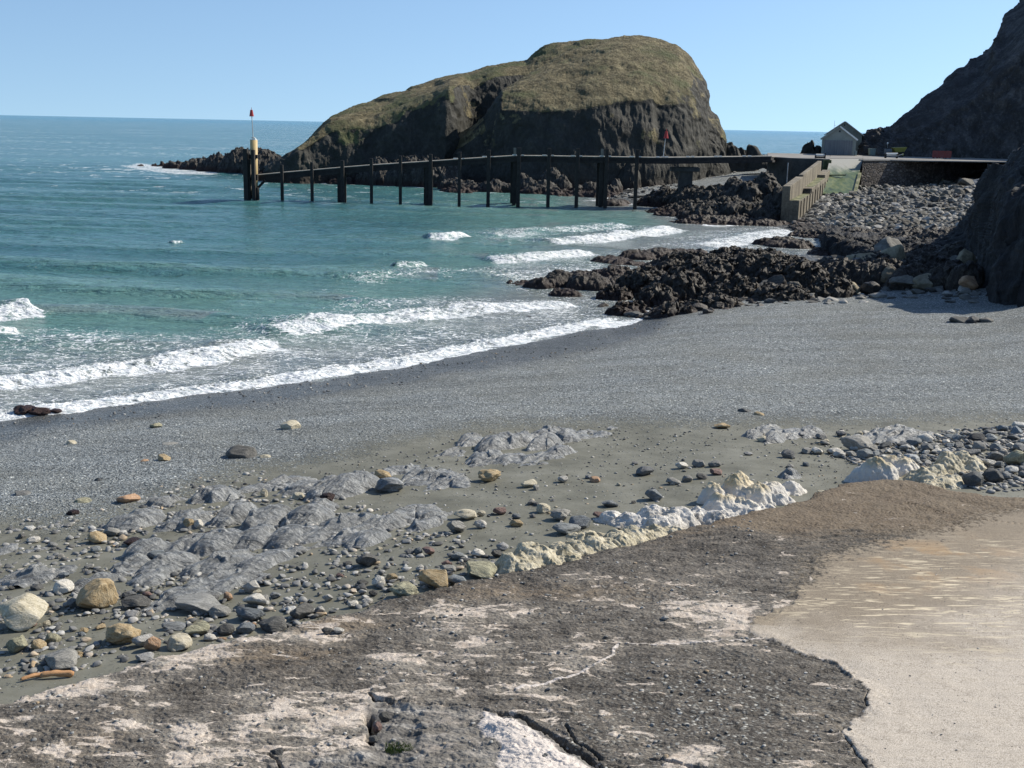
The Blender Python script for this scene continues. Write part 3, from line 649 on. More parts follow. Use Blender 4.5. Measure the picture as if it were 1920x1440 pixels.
# thin raised pale seams
for t, hw in [('967 1292;1000 1285;1060 1272;1120 1250;1150 1225;1158 1204', .035), ('1158 1204;1250 1207;1350 1204;1420 1200;1480 1205', .025), ('1406 1160;1440 1165;1489 1140', .03), ('1480 1218;1567 1245;1600 1270', .02)]:
    d, par, _ = dist_poly(X+hx, Y+hy, SP(t)); c = 1-sst(hw*.5, hw*1.8, d*(1+.5*n_md)); white = np.maximum(white, c*.75); sz = sz+.02*c
pale = .39+.5*n_lo
for u, v, w, h, a in [(250,1200,300,40,.35),(330,1235,330,60,.42),(130,1290,260,50,.5),(560,1190,180,26,.5),(640,1165,120,20,.42),(300,1320,60,20,.55),(440,1300,110,30,.35),
        (525,1338,50,22,.85),(600,1355,150,40,.45),(250,1365,110,22,.6),(340,1375,120,44,.5),(100,1405,70,18,.6),(370,1415,160,36,.45),(470,1365,60,50,.3),(860,1150,110,26,.5),
        (700,1230,60,24,.42),(760,1240,130,40,.3),(830,1290,70,18,.4),(900,1210,160,40,.3),(1100,1080,90,30,.35),(1390,1165,150,80,.7),(1330,1140,160,40,.4),(1250,1205,260,24,.35),(1100,1250,170,60,.5),(1010,1290,120,40,.5),(1290,1420,110,40,.7),(990,1155,140,30,.3),
        (1700,975,90,12,.4),(1870,990,120,16,.5),(1250,1130,120,40,.2),(50,1350,80,14,.5),(640,1300,60,16,.45),(680,1330,70,18,.5)]:
    x, y, _ = at_slab(u, v); rx = w*y/F/2; ry = h*y/F/2*2.1
    r = np.hypot((X-x)/rx, (Y-y)/ry); pale = pale + a*np.exp(-r**2*1.1)
for t, a, wd in [('0 1360;200 1330;500 1250;700 1200', -.2, 1.0), ('450 1260;640 1230', -.2, .7), ('760 1120;1000 1060;1300 985;1500 1010', -.42, .8), ('1150 1280;1500 1300', -.12, 1.2)]:
    d, _, _ = dist_poly(X, Y, SP(t)); pale = pale + a*np.exp(-(d/wd)**2)
_x1, _y1, _ = at_slab(900, 1200); uu_ = X*F/Y+960; vq = 720-F*0+0*X
pale = pale - .22*sst(780, 1050, uu_) - .3*sst(at_slab(1400, 1030)[1]-1.5, at_slab(1400, 1000)[1], Y)*sst(900, 1200, uu_)
pale = np.clip(pale, 0, 1.2)
agg = np.zeros_like(X)+.12
for u, v, w, h, a in [(1350,1330,620,260,.9),(1100,1400,300,120,.6),(1300,1120,500,120,.45),(760,1130,400,60,.4)]:
    x, y, _ = at_slab(u, v); agg = agg + a*np.exp(-(((X-x)/(w*y/F/2))**2+((Y-y)/(h*y/F))**2)*1.5)
brown = .22+.3*n_lo
for u, v, w, h, a in [(1450,960,700,110,1.),(1700,930,500,110,1.1),(1850,950,500,110,.9),(500,1230,300,60,.4),(620,1170,260,50,.5),(1000,1110,500,60,.35),(150,1400,400,100,.2),(1850,1000,260,50,.5)]:
    x, y, _ = at_slab(u, v); rx = w*y/F/2; ry = h*y/F/2*2.1; brown = brown + a*np.exp(-(((X-x)/rx)**2+((Y-y)/ry)**2))
og = np.zeros_like(X); stk = np.zeros_like(X); dry = np.zeros_like(X)
for u, v, w, h, a in [(1760,1050,330,120,.7),(1660,1100,200,100,.3)]:
    x, y, _ = at_slab(u, v); og += a*np.exp(-(((X-x)/(w*y/F/2))**2+((Y-y)/(h*y/F))**2))
for u, v, w, h, a in [(1780,1110,420,260,1.),(1600,1150,300,160,.8),(1900,1040,200,80,.8)]:
    x, y, _ = at_slab(u, v); stk += a*np.exp(-(((X-x)/(w*y/F/2))**2+((Y-y)/(h*y/F))**2))
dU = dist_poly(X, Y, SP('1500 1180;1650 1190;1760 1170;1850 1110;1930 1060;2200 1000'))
dry = .5 + np.where(dU[2] > 0, 1, -1)*dU[0]*.2  # paler tone rises across this line to the lower right
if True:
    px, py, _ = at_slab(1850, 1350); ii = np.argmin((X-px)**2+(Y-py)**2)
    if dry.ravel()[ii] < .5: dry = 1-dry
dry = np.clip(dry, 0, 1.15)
# the edge drops to the sand
gz = G(X, Y)
sz = np.where(dE > 0, sz - .05*(1-sst(0, .25, dE)), sz - 1.2*sst(0, .06, -dE) - .05)
V = np.stack([X, Y, sz], -1).reshape(-1, 3); keep = dE > -.12
Fq = grid_faces(nr, nc, keep)
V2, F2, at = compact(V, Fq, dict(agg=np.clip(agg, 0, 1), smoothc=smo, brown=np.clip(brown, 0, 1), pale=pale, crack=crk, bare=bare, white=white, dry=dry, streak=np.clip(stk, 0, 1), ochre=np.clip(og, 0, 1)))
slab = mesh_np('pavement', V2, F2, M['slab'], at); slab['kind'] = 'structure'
# ---------------------------------------------------------------- rock as relief: many lumps melted together, sunk in the ground
def relief(name, blobs, mat, step, base=None, k=.12, nz=None, sink=.25, label=None, cat='rock', group=None, rough=.1, facet=0., fs=1., pos=at_g, mask=None, jag=None, attrs_fn=None, flat=1.0, spread=1., pw=.62, rot=None, largest=False):
    """blobs: (u, v of the foot, width px, height px[, depth/width ratio]) read off the photograph and set on the ground at their distance"""
    B = []
    for b in blobs:
        u, v, w, h = b[:4]; dr = b[4] if len(b) > 4 else .8
        x, y, z = pos(u, v); s = y/F
        rx = w*s/2*spread; ry = rx*dr; B.append((x, y+ry*.75, rx, ry, h*s*flat, z))
    x0 = min(b[0]-b[2] for b in B)-.3; x1 = max(b[0]+b[2] for b in B)+.3; y0 = min(b[1]-b[3] for b in B)-.3; y1 = max(b[1]+b[3] for b in B)+.3
    xs = np.arange(x0, x1+step, step); ys = np.arange(y0, y1+step, step); X, Y = np.meshgrid(xs, ys)
    g = G(X, Y) if base is None else np.full(X.shape, float(base))
    wx = X+rough*2*fbm(X/(rough*12), Y/(rough*12), 3., 3); wy = Y+rough*2*fbm(X/(rough*12), Y/(rough*12), 33., 3)
    acc = np.zeros_like(X); mx = np.full(X.shape, -9.)
    for bx, by, rx, ry, h, _z in B:
        if rot is None: r2 = ((wx-bx)/rx)**2+((wy-by)/ry)**2
        else:
            ca, sa = math.cos(rot), math.sin(rot); p_ = (wx-bx)*ca+(wy-by)*sa; q_ = -(wx-bx)*sa+(wy-by)*ca
            q_ = np.where(q_ > 0, q_*1.35, q_*.85); r2 = (p_/(rx*1.2))**2+(q_/(rx*.66))**2
        f = np.where(r2 < 1, h*np.clip(1-r2, 0, 1)**pw, -h*.9*(r2-1)*.6)
        f = np.maximum(f, -2.); mx = np.maximum(mx, f); acc += np.exp(np.clip(f/k, -60, 30))
    hgt = k*np.log(acc+1e-12)
    if nz is not None: hgt = hgt + nz(X, Y, hgt)
    Z = g+np.clip(hgt, -sink, None)
    V = np.stack([X, Y, Z], -1)
    if jag is not None: V = V+jag(X, Y, Z, hgt)
    keep = hgt > -sink+.01
    if largest:
        left = keep.copy(); best = None
        while left.any() and (best is None or best.sum() < .5*keep.sum()):
            cur = np.zeros_like(keep); cur.ravel()[np.argmax(np.where(left, hgt, -99))] = True; n0 = -1
            while cur.sum() != n0:
                n0 = cur.sum()
                for _ in range(8):
                    nx = cur.copy(); nx[1:] |= cur[:-1]; nx[:-1] |= cur[1:]; nx[:, 1:] |= cur[:, :-1]; nx[:, :-1] |= cur[:, 1:]; cur = nx & keep
            left &= ~cur
            if best is None or cur.sum() > best.sum(): best = cur
        cur = best
        keep = cur
    Fq = grid_faces(*X.shape, keep)
    at = dict(h=hgt)
    if attrs_fn: at.update(attrs_fn(X, Y, Z, hgt))
    V2, F2, a2 = compact(V.reshape(-1, 3), Fq, at)
    o = mesh_np(name, V2, F2, mat, a2); tag(o, label, cat, group)
    return o
c35, s35 = math.cos(math.radians(50)), math.sin(math.radians(50))
def nz_slate(X, Y, h):
    a = X*c35+Y*s35; b = -X*s35+Y*c35
    a2 = a+.3*fbm(X*.8, Y*.8, 5., 2)
    w1, w2, c = worley(a*1.5+.4*fbm(X*1.2, Y*1.2, 4., 3), b*2.6, 0.)
    return .12*ridged(a2*.5, b*1.5, 2., 4)-.1+.05*ridged(a2*1.1, b*4.2, 12., 3)+.14*fbm(X*.9, Y*.9, 6., 5, .5)+.03*fbm(a2*3, b*16, 1., 4)+.16*(c-.5)*sst(.0, .14, w2-w1)
def jag_white(X, Y, Z, h):
    e = sst(-.1, .12, h)[..., None]*.07
    return np.stack([fbm(X*5, Y*5, Z*5+9, 3, .6), fbm(X*5, Y*5, Z*5+40, 3, .6), .5*fbm(X*7, Y*7, Z*7+70, 3, .65)], -1)*e
def nz_white(X, Y, h):
    f1, f2, c = worley(X*7+fbm(X*3, Y*3, 1., 2), Y*7, 0.)
    g1, g2, c2 = worley(X*2.4, Y*2.4, 0.)
    return .035*(.6-f1)+.16*(.5-g1)+.015*(c-.5)+.12*(c2-.5)*sst(0, .2, g2-g1)+.14*ridged(X*1.6+Y, Y*1.6, 4., 4)-.1
# smooth slate humps in the sand
relief('rock_outcrop', [(880,834,50,14),(930,842,75,24),(975,834,50,22),(905,866,75,14),(960,866,50,12),(1010,845,60,26),(1045,857,50,16),(1020,824,60,18),(1058,828,55,15),(1088,822,40,9),(850,852,40,7),(1000,868,70,8)], M['slate'], .024, nz=nz_slate, k=.045, spread=1.4, pw=.75, rough=.2, flat=.95, rot=.95,
       label='low slate outcrop of rounded humps in the middle of the sand, below the shingle')
relief('rock_outcrop', [(240,990,85,24),(335,990,95,26),(430,982,85,32),(490,990,85,34),(270,1048,95,32),(350,1038,85,28),(405,1036,75,34),(465,1028,85,34),(530,1022,80,28),(235,1068,60,20),(310,1072,90,26),(390,1075,100,24),(460,1070,90,18),(500,1058,80,14),(180,1096,75,20),(275,1092,65,20),(400,1106,130,16),(310,1136,95,18)], M['slate'], .02, nz=nz_slate, k=.045, spread=1.35, pw=.75, rough=.22, flat=.98, rot=.95,
       label='largest wrinkled grey slate outcrop, left of centre, black weed on its humps')
relief('rock_outcrop', [(600,962,65,20),(640,995,95,28),(560,985,85,28),(705,995,85,26),(590,1010,75,18),(680,1022,75,16),(745,982,95,20),(785,978,85,16),(792,992,65,16),(640,1018,85,14)], M['slate'], .02, nz=nz_slate, k=.045, spread=1.35, pw=.75, rough=.22, flat=.98, rot=.95,
       label='smooth blue-grey slate outcrop right of the largest one, ending at a cream block')
relief('rock_outcrop', [(640,930,115,34),(608,920,60,20),(668,925,60,26)], M['slate'], .02, nz=nz_slate, k=.045, spread=1.4, pw=.75, rough=.2, flat=.95, rot=.95, label='dark-fronted slate hump behind the smooth blue-grey outcrop, with black weed at its foot')
relief('rock_outcrop', [(520,912,60,10),(560,922,65,14),(460,922,55,9),(585,925,50,12)], M['slate'], .024, nz=nz_slate, k=.045, spread=1.4, pw=.75, rough=.2, flat=.95, rot=.95, label='flat slate ledge barely above the sand, left of the dark-fronted hump')
relief('rock_outcrop', [(800,906,85,13),(832,916,60,13),(778,900,60,9),(732,890,65,8),(860,912,40,10)], M['slate'], .024, nz=nz_slate, k=.045, spread=1.4, pw=.75, rough=.2, flat=.95, rot=.95, label='low blue-grey slate ledge left of the ochre boulder on open sand')
relief('rock_outcrop', [(405,941,70,22),(385,938,40,12)], M['slate'], .024, nz=nz_slate, k=.045, spread=1.4, pw=.75, rough=.2, flat=.95, rot=.95, label='small pointed slate hump standing alone above the largest outcrop')
relief('rock_outcrop', [(300,950,55,13),(282,942,40,9)], M['slate'], .024, nz=nz_slate, k=.045, spread=1.4, pw=.75, rough=.2, flat=.95, rot=.95, label='small low slate hump just right of the orange-streaked stone')
relief('rock_outcrop', [(1480,821,65,15),(1445,812,45,12),(1512,818,62,13),(1452,828,44,17),(1415,820,40,8)], M['slate'], .03, nz=nz_slate, k=.045, spread=1.4, pw=.75, rough=.2, flat=.95, rot=.95, label='dark slate outcrop at the shingle edge on the right, in two low humps')
relief('rock_outcrop', [(1680,826,125,15),(1720,824,70,9),(1640,828,50,8)], M['slate'], .03, nz=nz_slate, k=.045, spread=1.4, pw=.75, rough=.2, flat=.95, rot=.95, label='long flat mottled slate slab above the big grey boulder on the right')
relief('rock_outcrop', [(60,1092,90,12),(28,1086,60,9),(20,1034,45,10),(78,1036,40,8)], M['slate'], .024, nz=nz_slate, k=.045, spread=1.4, pw=.75, rough=.2, flat=.95, rot=.95, label='flat slate slab near the left edge of the sand, above the banded boulder')
relief('rock_outcrop', [(1480,898,40,11)], M['slate'], .024, nz=nz_slate, k=.045, spread=1.4, pw=.75, rough=.2, flat=.95, rot=.95, label='small round mottled slate hump behind the white knobbly ridge')
relief('rock_outcrop', [(1100,820,70,5),(1060,812,40,6)], M['slate'], .03, nz=nz_slate, k=.045, spread=1.4, pw=.75, rough=.2, flat=.95, rot=.95, label='thin dark slate rib trailing right from the middle outcrop')
# pale knobbly rocks along the edge of the concrete
relief('pale_rock', [(965,1078,75,42),(1005,1068,90,46),(1045,1060,80,38),(1080,1042,60,26),(1075,1062,60,12)], M['white'], .016, nz=nz_white, k=.05, spread=1.5, pw=1.1, rough=.2, jag=jag_white, flat=.85, label='cream knobbly rock with a rounded back, lowest of the pale ridge, beside the mossy boulder')
relief('pale_rock', [(1085,1048,50,24),(1125,1044,80,32),(1165,1036,80,34),(1205,1026,80,34),(1240,1014,70,24),(1100,1016,50,18)], M['white'], .016, nz=nz_white, k=.05, spread=1.5, pw=1.1, rough=.2, jag=jag_white, flat=.85, label='long cream knobbly ridge running up along the concrete edge, middle of the pale ridge')
relief('pale_rock', [(1150,985,65,22),(1185,988,60,26),(1225,985,70,40),(1240,1000,70,40),(1275,990,70,42),(1310,980,70,30),(1345,980,50,22)], M['whiter'], .018, nz=nz_white, k=.05, spread=1.5, pw=1.1, rough=.2, jag=jag_white, flat=.85, label='whitest broken knobbly rock, between the cream ridge and the tan-topped rock')
relief('pale_rock', [(1342,944,50,55),(1362,962,60,40),(1395,938,70,60),(1425,946,55,42),(1458,935,60,34),(1492,928,40,26),(1390,965,70,28),(1470,948,50,22),(1430,965,50,16)], M['tanwhite'], .018, nz=nz_white, k=.05, spread=1.5, pw=1.1, rough=.2, jag=jag_white, flat=.85, label='tan-topped white rock with a hollow, standing proud of the concrete edge')
relief('pale_rock', [(1640,905,58,56),(1662,892,50,48),(1693,894,62,38)], M['tanwhite'], .02, nz=nz_white, k=.05, spread=1.5, pw=1.1, rough=.2, jag=jag_white, flat=.85, label='tall tan and white two-humped rock on the right, left of the flat cream rocks')
relief('pale_rock', [(1725,904,60,22),(1755,908,70,34),(1770,918,70,26),(1798,914,50,22),(1790,890,60,42),(1815,880,60,38),(1838,888,45,30)], M['white'], .02, nz=nz_white, k=.05, spread=1.5, pw=1.1, rough=.2, jag=jag_white, flat=.85, label='cream cracked rocks among grey stones at the far right end of the pale ridge')
# ---------------------------------------------------------------- dark reef across the beach
def nz_reef(amp, sc=1.):
    def f(X, Y, h):
        a = X*.9+Y*.42; b = -X*.42+Y*.9
        w1, w2, c = worley(X*.55*sc+.3*fbm(X*.4, Y*.4, 2., 2), Y*.42*sc, 0.); v1, v2, c2 = worley(a*1.7*sc, b*1.2*sc, 3.)
        return amp*((c-.45)*.9+(w2-w1)*.5+(c2-.5)*.5+.3*(v2-v1)+.8*fbm(a*1.1*sc, b*1.6*sc, 1., 5, .6))*sst(-.5, .4, h)
    return f
def jag_reef(amp, sc=1.):
    def f(X, Y, Z, h):
        e = sst(-.2, .3, h)[..., None]*amp
        return np.stack([fbm(X*1.5*sc, Y*1.5*sc, Z*1.5*sc+9, 4, .6), fbm(X*1.5*sc, Y*1.5*sc, Z*1.5*sc+40, 4, .6), .6*fbm(X*2.6*sc, Y*2.6*sc, Z*2.2*sc+70, 4, .65)], -1)*e
    return f
relief('reef', [(1155,570,80,30),(1210,560,120,52),(1270,566,130,58),(1235,575,90,36),(1330,545,150,60),(1390,540,140,62),(1300,520,200,40),(1450,540,120,56),(1400,505,200,34),(1470,515,150,36),(1520,545,110,50),(1560,560,90,34),(1180,590,70,18),(1165,596,50,12),(1260,592,90,16),(1340,580,110,18),(1480,565,120,20),(1370,560,120,36)], M['weedrock'], .06, nz=nz_reef(.55), jag=jag_reef(.6, 1.3), k=.1, flat=.88, sink=.5, rough=.3,
       label='long jagged dark reef running from the surf across the top of the shingle', cat='reef')
relief('reef', [(1590,540,110,46),(1660,540,120,50),(1630,520,150,40),(1720,545,110,44),(1780,545,90,48),(1740,520,130,40),(1820,545,70,50),(1700,500,200,30),(1800,500,120,40),(1560,520,120,26),(1620,485,180,18),(1720,475,160,22)], M['weedrock'], .07, nz=nz_reef(.42), jag=jag_reef(.4), k=.1, sink=.5, rough=.3,
       label='broken brown reef heaped with boulders under the near cliff', cat='reef')
relief('reef', [(975,537,60,10),(1010,543,60,22),(1050,541,80,30),(1085,546,60,30),(1115,546,90,26),(1090,530,80,22),(1160,540,80,24),(1150,520,80,20),(1060,556,70,12)], M['weedrock'], .06, nz=nz_reef(.32), jag=jag_reef(.3), k=.08, sink=.6, rough=.25, pos=lambda u, v: tuple(map(float, at_z(u, v, 0.)[:2]))+(0,), base=-.12,
       label='weedy outer rocks of the reef awash in the surf', cat='reef')
relief('reef', [(1150,494,90,10),(1200,487,80,16),(1240,486,90,20),(1180,500,90,10),(1290,482,100,14)], M['weedrock'], .07, nz=nz_reef(.3), jag=jag_reef(.25), k=.08, sink=.6, rough=.25, pos=lambda u, v: tuple(map(float, at_z(u, v, 0.)[:2]))+(0,), base=-.12,
       label='low black ledge in the white water behind the jagged reef', cat='reef')
relief('reef', [(1445,461,70,12),(1480,464,90,15),(1505,466,60,14)], M['weedrock'], .08, nz=nz_reef(.3), jag=jag_reef(.25), k=.08, sink=.6, rough=.25, pos=lambda u, v: tuple(map(float, at_z(u, v, 0.)[:2]))+(0,), base=-.1,
       label='small weedy ledge in the shallow channel below the boulder beach', cat='reef')
relief('reef', [(1540,446,110,12),(1600,448,110,14),(1650,452,100,14),(1700,455,120,22),(1760,462,120,30),(1680,470,140,18),(1610,462,90,10)], M['weedrock'], .09, nz=nz_reef(.4), jag=jag_reef(.35), k=.1, sink=.6, rough=.25,
       label='low red-brown weed-covered rocks along the foot of the boulder beach', cat='reef')
# ---------------------------------------------------------------- far reef under the jetty
relief('reef', [(1225,388,60,16,1.1),(1260,386,80,26,1.1),(1300,386,90,34,1.1),(1320,400,330,14,.35),(1340,386,90,34,1.1),(1380,386,90,40,1.1),(1400,390,80,46),(1440,388,70,60,1.3),(1430,350,90,56,1.2),(1450,340,70,52,1.2),(1410,345,60,26),(1465,400,60,40,1.2),(1440,362,70,66,.8),(1462,356,64,66,.8),(1472,368,60,52,.8),(1432,352,50,48,.8),(1340,412,120,18),(1400,418,120,24),(1290,400,80,10),(1440,418,90,16),(1335,352,70,9,.8),(1380,348,70,14,.8)], M['farreef'], .12, nz=nz_reef(.95, .62), jag=jag_reef(.9, .6), k=.25, sink=.8, rough=.5,
       largest=True, label='high jagged dark reef under the landward end of the jetty', cat='reef')
relief('reef', [(1300,408,60,8),(1260,395,60,6),(1340,418,70,9),(1395,424,80,10),(1440,424,70,8),(1310,416,50,6),(1350,420,260,6,.3),(1285,402,90,6)], M['weedrock'], .1, nz=nz_reef(.5, 1.2), jag=jag_reef(.3), k=.1, sink=.6, rough=.25,
       label='low lit boulders and weed at the water edge in front of the high reef', cat='reef')
# ---------------------------------------------------------------- skerry left, ledge before the island, sea stacks
def nz_sk(amp):
    def f(X, Y, h):
        a = X+.5*Y; return amp*(1.1*ridged(a*.55, Y*.16, 1., 4)-.8+1.3*fbm(X*.35, Y*.35, 5., 4)+.5*ridged(a*1.6, Y*.5, 3., 3))*sst(-.5, .8, h)
    return f
wz = lambda u, v: tuple(map(float, at_z(u, v, 0.)[:2]))+(0,)
relief('skerry', [(300,312,36,5),(330,316,60,11),(370,319,80,19),(410,322,90,30),(450,325,100,42),(490,327,90,44),(520,330,60,34),(468,322,60,42)], M['farreef'], .16, nz=nz_sk(1.0), jag=jag_reef(.7, .6), k=.25, sink=.8, rough=.5, pos=wz, base=-.1, label='low ribbed skerry in the sea to the left of the island', cat='skerry')
relief('sea_rock', [(262,312,12,4,1.)], M['farreef'], .12, nz=nz_reef(.3), k=.2, sink=.5, pos=wz, base=-.1, label='tiny black rock in white water off the tip of the skerry')
relief('rock_ledge', [(610,338,60,12),(660,342,80,30),(710,346,90,46),(760,350,90,52),(805,352,90,52),(840,352,60,40),(700,340,80,40,.6),(790,345,90,55,.6),(640,344,60,8)], M['farreef'], .16, nz=nz_sk(1.2), jag=jag_reef(.8, .6), k=.3, sink=.8, rough=.5, pos=wz, base=-.1, label='grey ribbed ledge at the foot of the left half of the island', cat='ledge')
relief('rock_ledge', [(850,356,60,20),(880,360,60,18),(920,362,60,22),(945,362,50,16),(975,358,40,30,1.),(990,362,40,26),(860,362,80,8),(1000,364,60,12)], M['farreef'], .16, nz=nz_sk(.8), jag=jag_reef(.7, .6), k=.2, sink=.8, rough=.5, pos=wz, base=-.1, label='dark low rocks at the island foot behind the middle jetty piles', cat='ledge')
relief('rock_ledge', [(1035,360,50,44,1.),(1050,363,36,30,1.),(1020,364,60,18),(1085,364,40,16),(1110,364,50,22),(1140,366,44,14),(1060,368,90,8),(1120,370,90,7)], M['farreef'], .16, nz=nz_sk(.9), jag=jag_reef(.7, .6), k=.2, sink=.8, rough=.5, pos=wz, base=-.05, label='pointed rock and low blocks at the island foot behind the right-hand piles', cat='ledge')
relief('boulder', [(1155,362,28,26,1.)], M['farreef'], .12, nz=nz_sk(.4), jag=jag_reef(.4, .8), k=.2, sink=.5, label='round boulder at the left end of the far beach under the island', cat='boulder')
relief('sea_rock', [(1150,386,60,13,.8),(1168,383,30,10)], M['weedrock'], .1, nz=nz_reef(.25), jag=jag_reef(.25), k=.1, sink=.5, pos=wz, base=-.1, label='rounded dark rock awash beside the rightmost jetty piles')
relief('sea_stack', [(1373,292,46,40,1.),(1390,294,50,30,1.),(1405,294,40,28,1.)], M['island'], .2, nz=nz_sk(1.1), jag=jag_reef(.8, .5), k=.3, sink=.8, rough=.5, pos=lambda u, v: (*map(float, at_Y(u, v, 262)[:2]), 4.), base=4., label='rounded dark stack between the island and the leaning pointed rock', cat='sea stack', attrs_fn=lambda X, Y, Z, h: dict(grass=0*X))
relief('sea_stack', [(1421,294,38,38,1.),(1414,296,26,40,1.),(1435,296,44,14,1.)], M['island'], .18, nz=nz_sk(.7), k=.2, sink=.8, rough=.4, pos=lambda u, v: (*map(float, at_Y(u, v, 248)[:2]), 4.5), base=4.5, label='pointed dark rock leaning over the landward end of the jetty', cat='sea stack', attrs_fn=lambda X, Y, Z, h: dict(grass=0*X),
       jag=lambda X, Y, Z, h: np.stack([-.35*np.clip(Z-6, 0, 9), 0*X, .5*fbm(X, Y, Z, 3)], -1))
relief('sea_stack', [(1518,290,24,30,1.),(1522,290,16,34,1.),(1532,292,26,18,1.),(1512,292,20,14,1.)], M['island'], .16, nz=nz_sk(.8), jag=jag_reef(.8, .7), k=.15, sink=.8, rough=.4, pos=lambda u, v: (*map(float, at_Y(u, v, 252)[:2]), 6.6), base=6.6, label='small craggy stack beside the hut, against the sea', cat='sea stack', attrs_fn=lambda X, Y, Z, h: dict(grass=0*X))
# ---------------------------------------------------------------- island: a headland swept along the skyline read from the photograph
def tab(txt):
    a = np.array([tuple(map(float, t.split())) for t in txt.split(';')]); return lambda u: np.interp(u, a[:, 0], a[:, 1])
def headland(us, crest, Yc, brow, Yb, foot, Yf, zf, nprof=170, back=34, seed=0., rock_amp=1.1, bulge=None):
    """every column: foot -> cliff -> brow -> grass -> crest -> back"""
    n = len(us); cv, yc, bv, yb, yf = crest(us), Yc(us), brow(us), Yb(us), Yf(us)
    pc = at_Y(us, cv, yc); pb = at_Y(us, bv, yb)
    zc = np.maximum(pc[2], zf+.3); zb = np.clip(np.minimum(pb[2], zc-.05), zf+.2, None)
    r = np.array(ray(us, 300+0*us)); sx = r[0]/r[1]
    cx, cy = sx, 1+0*sx
    # profile in (distance Y, height)
    t = np.linspace(0, 1, nprof)
    Yp = np.zeros((nprof, n)); Zp = np.zeros((nprof, n))
    for j in range(n):
        py = [yf[j]-1.2, yf[j], yf[j]+(yb[j]-yf[j])*.25, yf[j]+(yb[j]-yf[j])*.55, yb[j], yb[j]+(yc[j]-yb[j])*.5, yc[j], yc[j]+back*.4, yc[j]+back]
        pz = [zf-1.5, zf, zf+(zb[j]-zf)*.45, zf+(zb[j]-zf)*.82, zb[j], zb[j]+(zc[j]-zb[j])*.6, zc[j], zc[j]*.8, zf-1]
        py = np.array(py); pz = np.array(pz); L = np.r_[0, np.cumsum(np.hypot(np.diff(py), np.diff(pz))+.02)]; L /= L[-1]
        # most rows on the side that is seen
        q = np.interp(t, [0, .86, 1], [0, L[6]+.02, 1])
        Yp[:, j] = np.interp(q, L, py); Zp[:, j] = np.interp(q, L, pz)
    for _ in range(10):
        Zp[1:-1] = .25*Zp[:-2]+.5*Zp[1:-1]+.25*Zp[2:]
        Yp[1:-1] = .25*Yp[:-2]+.5*Yp[1:-1]+.25*Yp[2:]; 
    X = Yp*sx[None, :]; Y = Yp; Z = Zp
    P = np.stack([X, Y, Z], -1)
    du = np.gradient(P, axis=1); dv = np.gradient(P, axis=0); N = np.cross(du, dv); N /= np.linalg.norm(N, axis=-1)[..., None]+1e-9
    N = np.where(N[..., 2:3] < -.2, -N, N)
    slope = N[..., 2]
    g = sst(.42, .8, slope+.3*fbm(X*.12, Y*.12, Z*.12+seed, 5, .6))*sst(zf+4, zf+8, Z); g = np.maximum(g, .5*sst(.02, .3, fbm(X*.09, Y*.09, Z*.13+seed+5, 4))*sst(zf+3, zf+9, Z))
    rk = 1-g
    q = rock_amp
    disp = -.5*sst(.15, .45, ridged(X*.045+.3*Y*.03, Y*.05, seed, 3)-.45)*sst(zf+4, zf+9, Z) + rk*q*(1.7*fbm(X*.11, Y*.11, Z*.08+seed, 3)+.75*(ridged(X*.28, Y*.28, Z*.14+seed, 4)-.5)+.5*fbm(X*.8, Y*.8, Z*.5+seed, 4, .6)) + g*(.28*fbm(X*.35, Y*.35, Z*.35, 4)+.16*fbm(X*1.4, Y*1.4, Z*1.4, 3, .7)+.5*fbm(X*.07, Y*.07, Z*.07, 2))
    w1, w2, c = worley(X*.35, Y*.35, Z*.22+seed); disp += rk*q*.55*(c-.5)*sst(.02, .15, w2-w1)
    if bulge: disp += bulge(X, Y, Z)
    P = P+N*disp[..., None]
    return P, g
us = np.linspace(497, 1180, 560)
L_cr = tab('490 325;500 312;547 284;570 263;594 244;606 230;620 219;664 197;711 181;762 164;819 145;875 133;936 115;983 108;1000 92;1016 82;1040 76;1062 73;1109 69;1140 66;1180 66')
L_br = tab('490 325;500 313;547 286;594 246;620 226;650 221;687 220;735 212;781 196;815 182;842 166;862 160;880 158;922 140;965 135;985 134;1000 128;1040 110;1100 88;1180 90')
L_yb = tab('490 236;560 238;620 244;700 246;800 246;842 246;856 250;868 260;880 264;940 268;1000 272;1180 276')
L_yc = tab('490 240;560 244;620 252;700 266;800 276;900 282;1000 284;1180 286')
L_yf = tab('490 234;560 235;620 238;700 240;790 241;835 240;850 243;862 253;875 258;940 262;1180 266')
PA, gA = headland(us, L_cr, L_yc, L_br, L_yb, None, L_yf, 0., seed=0., rock_amp=.85)
us2 = np.concatenate([np.linspace(800, 960, 170), np.linspace(960.5, 1280, 300), np.linspace(1280.3, 1372, 150)])
R_cr = tab('800 300;815 288;828 266;850 256;870 246;895 228;912 213;930 185;941 169;965 152;992 134;1025 113;1053 96;1075 88;1100 80;1130 71;1161 64;1190 65;1217 69;1240 75;1259 80;1275 92;1288 106;1300 126;1311 148;1318 166;1325 185;1335 203;1344 218;1351 240;1358 260;1362 284;1366 300;1372 330')
R_br = tab('800 302;828 275;870 255;912 222;941 176;992 178;1030 176;1062 176;1085 172;1109 164;1145 154;1180 150;1220 152;1250 158;1287 172;1311 190;1325 214;1344 246;1358 282;1372 331')
R_yb = tab('800 246;860 246;912 244;941 240;1000 238;1100 238;1200 241;1280 246;1320 252;1372 256')
R_yc = tab('800 250;860 250;912 249;941 248;970 252;1000 258;1050 264;1100 268;1161 272;1220 272;1280 266;1320 260;1372 258')
R_yf = tab('800 243;828 242;870 240;912 236;941 231;1000 228;1060 227;1120 228;1180 230;1230 232;1280 236;1320 243;1350 250;1372 252')
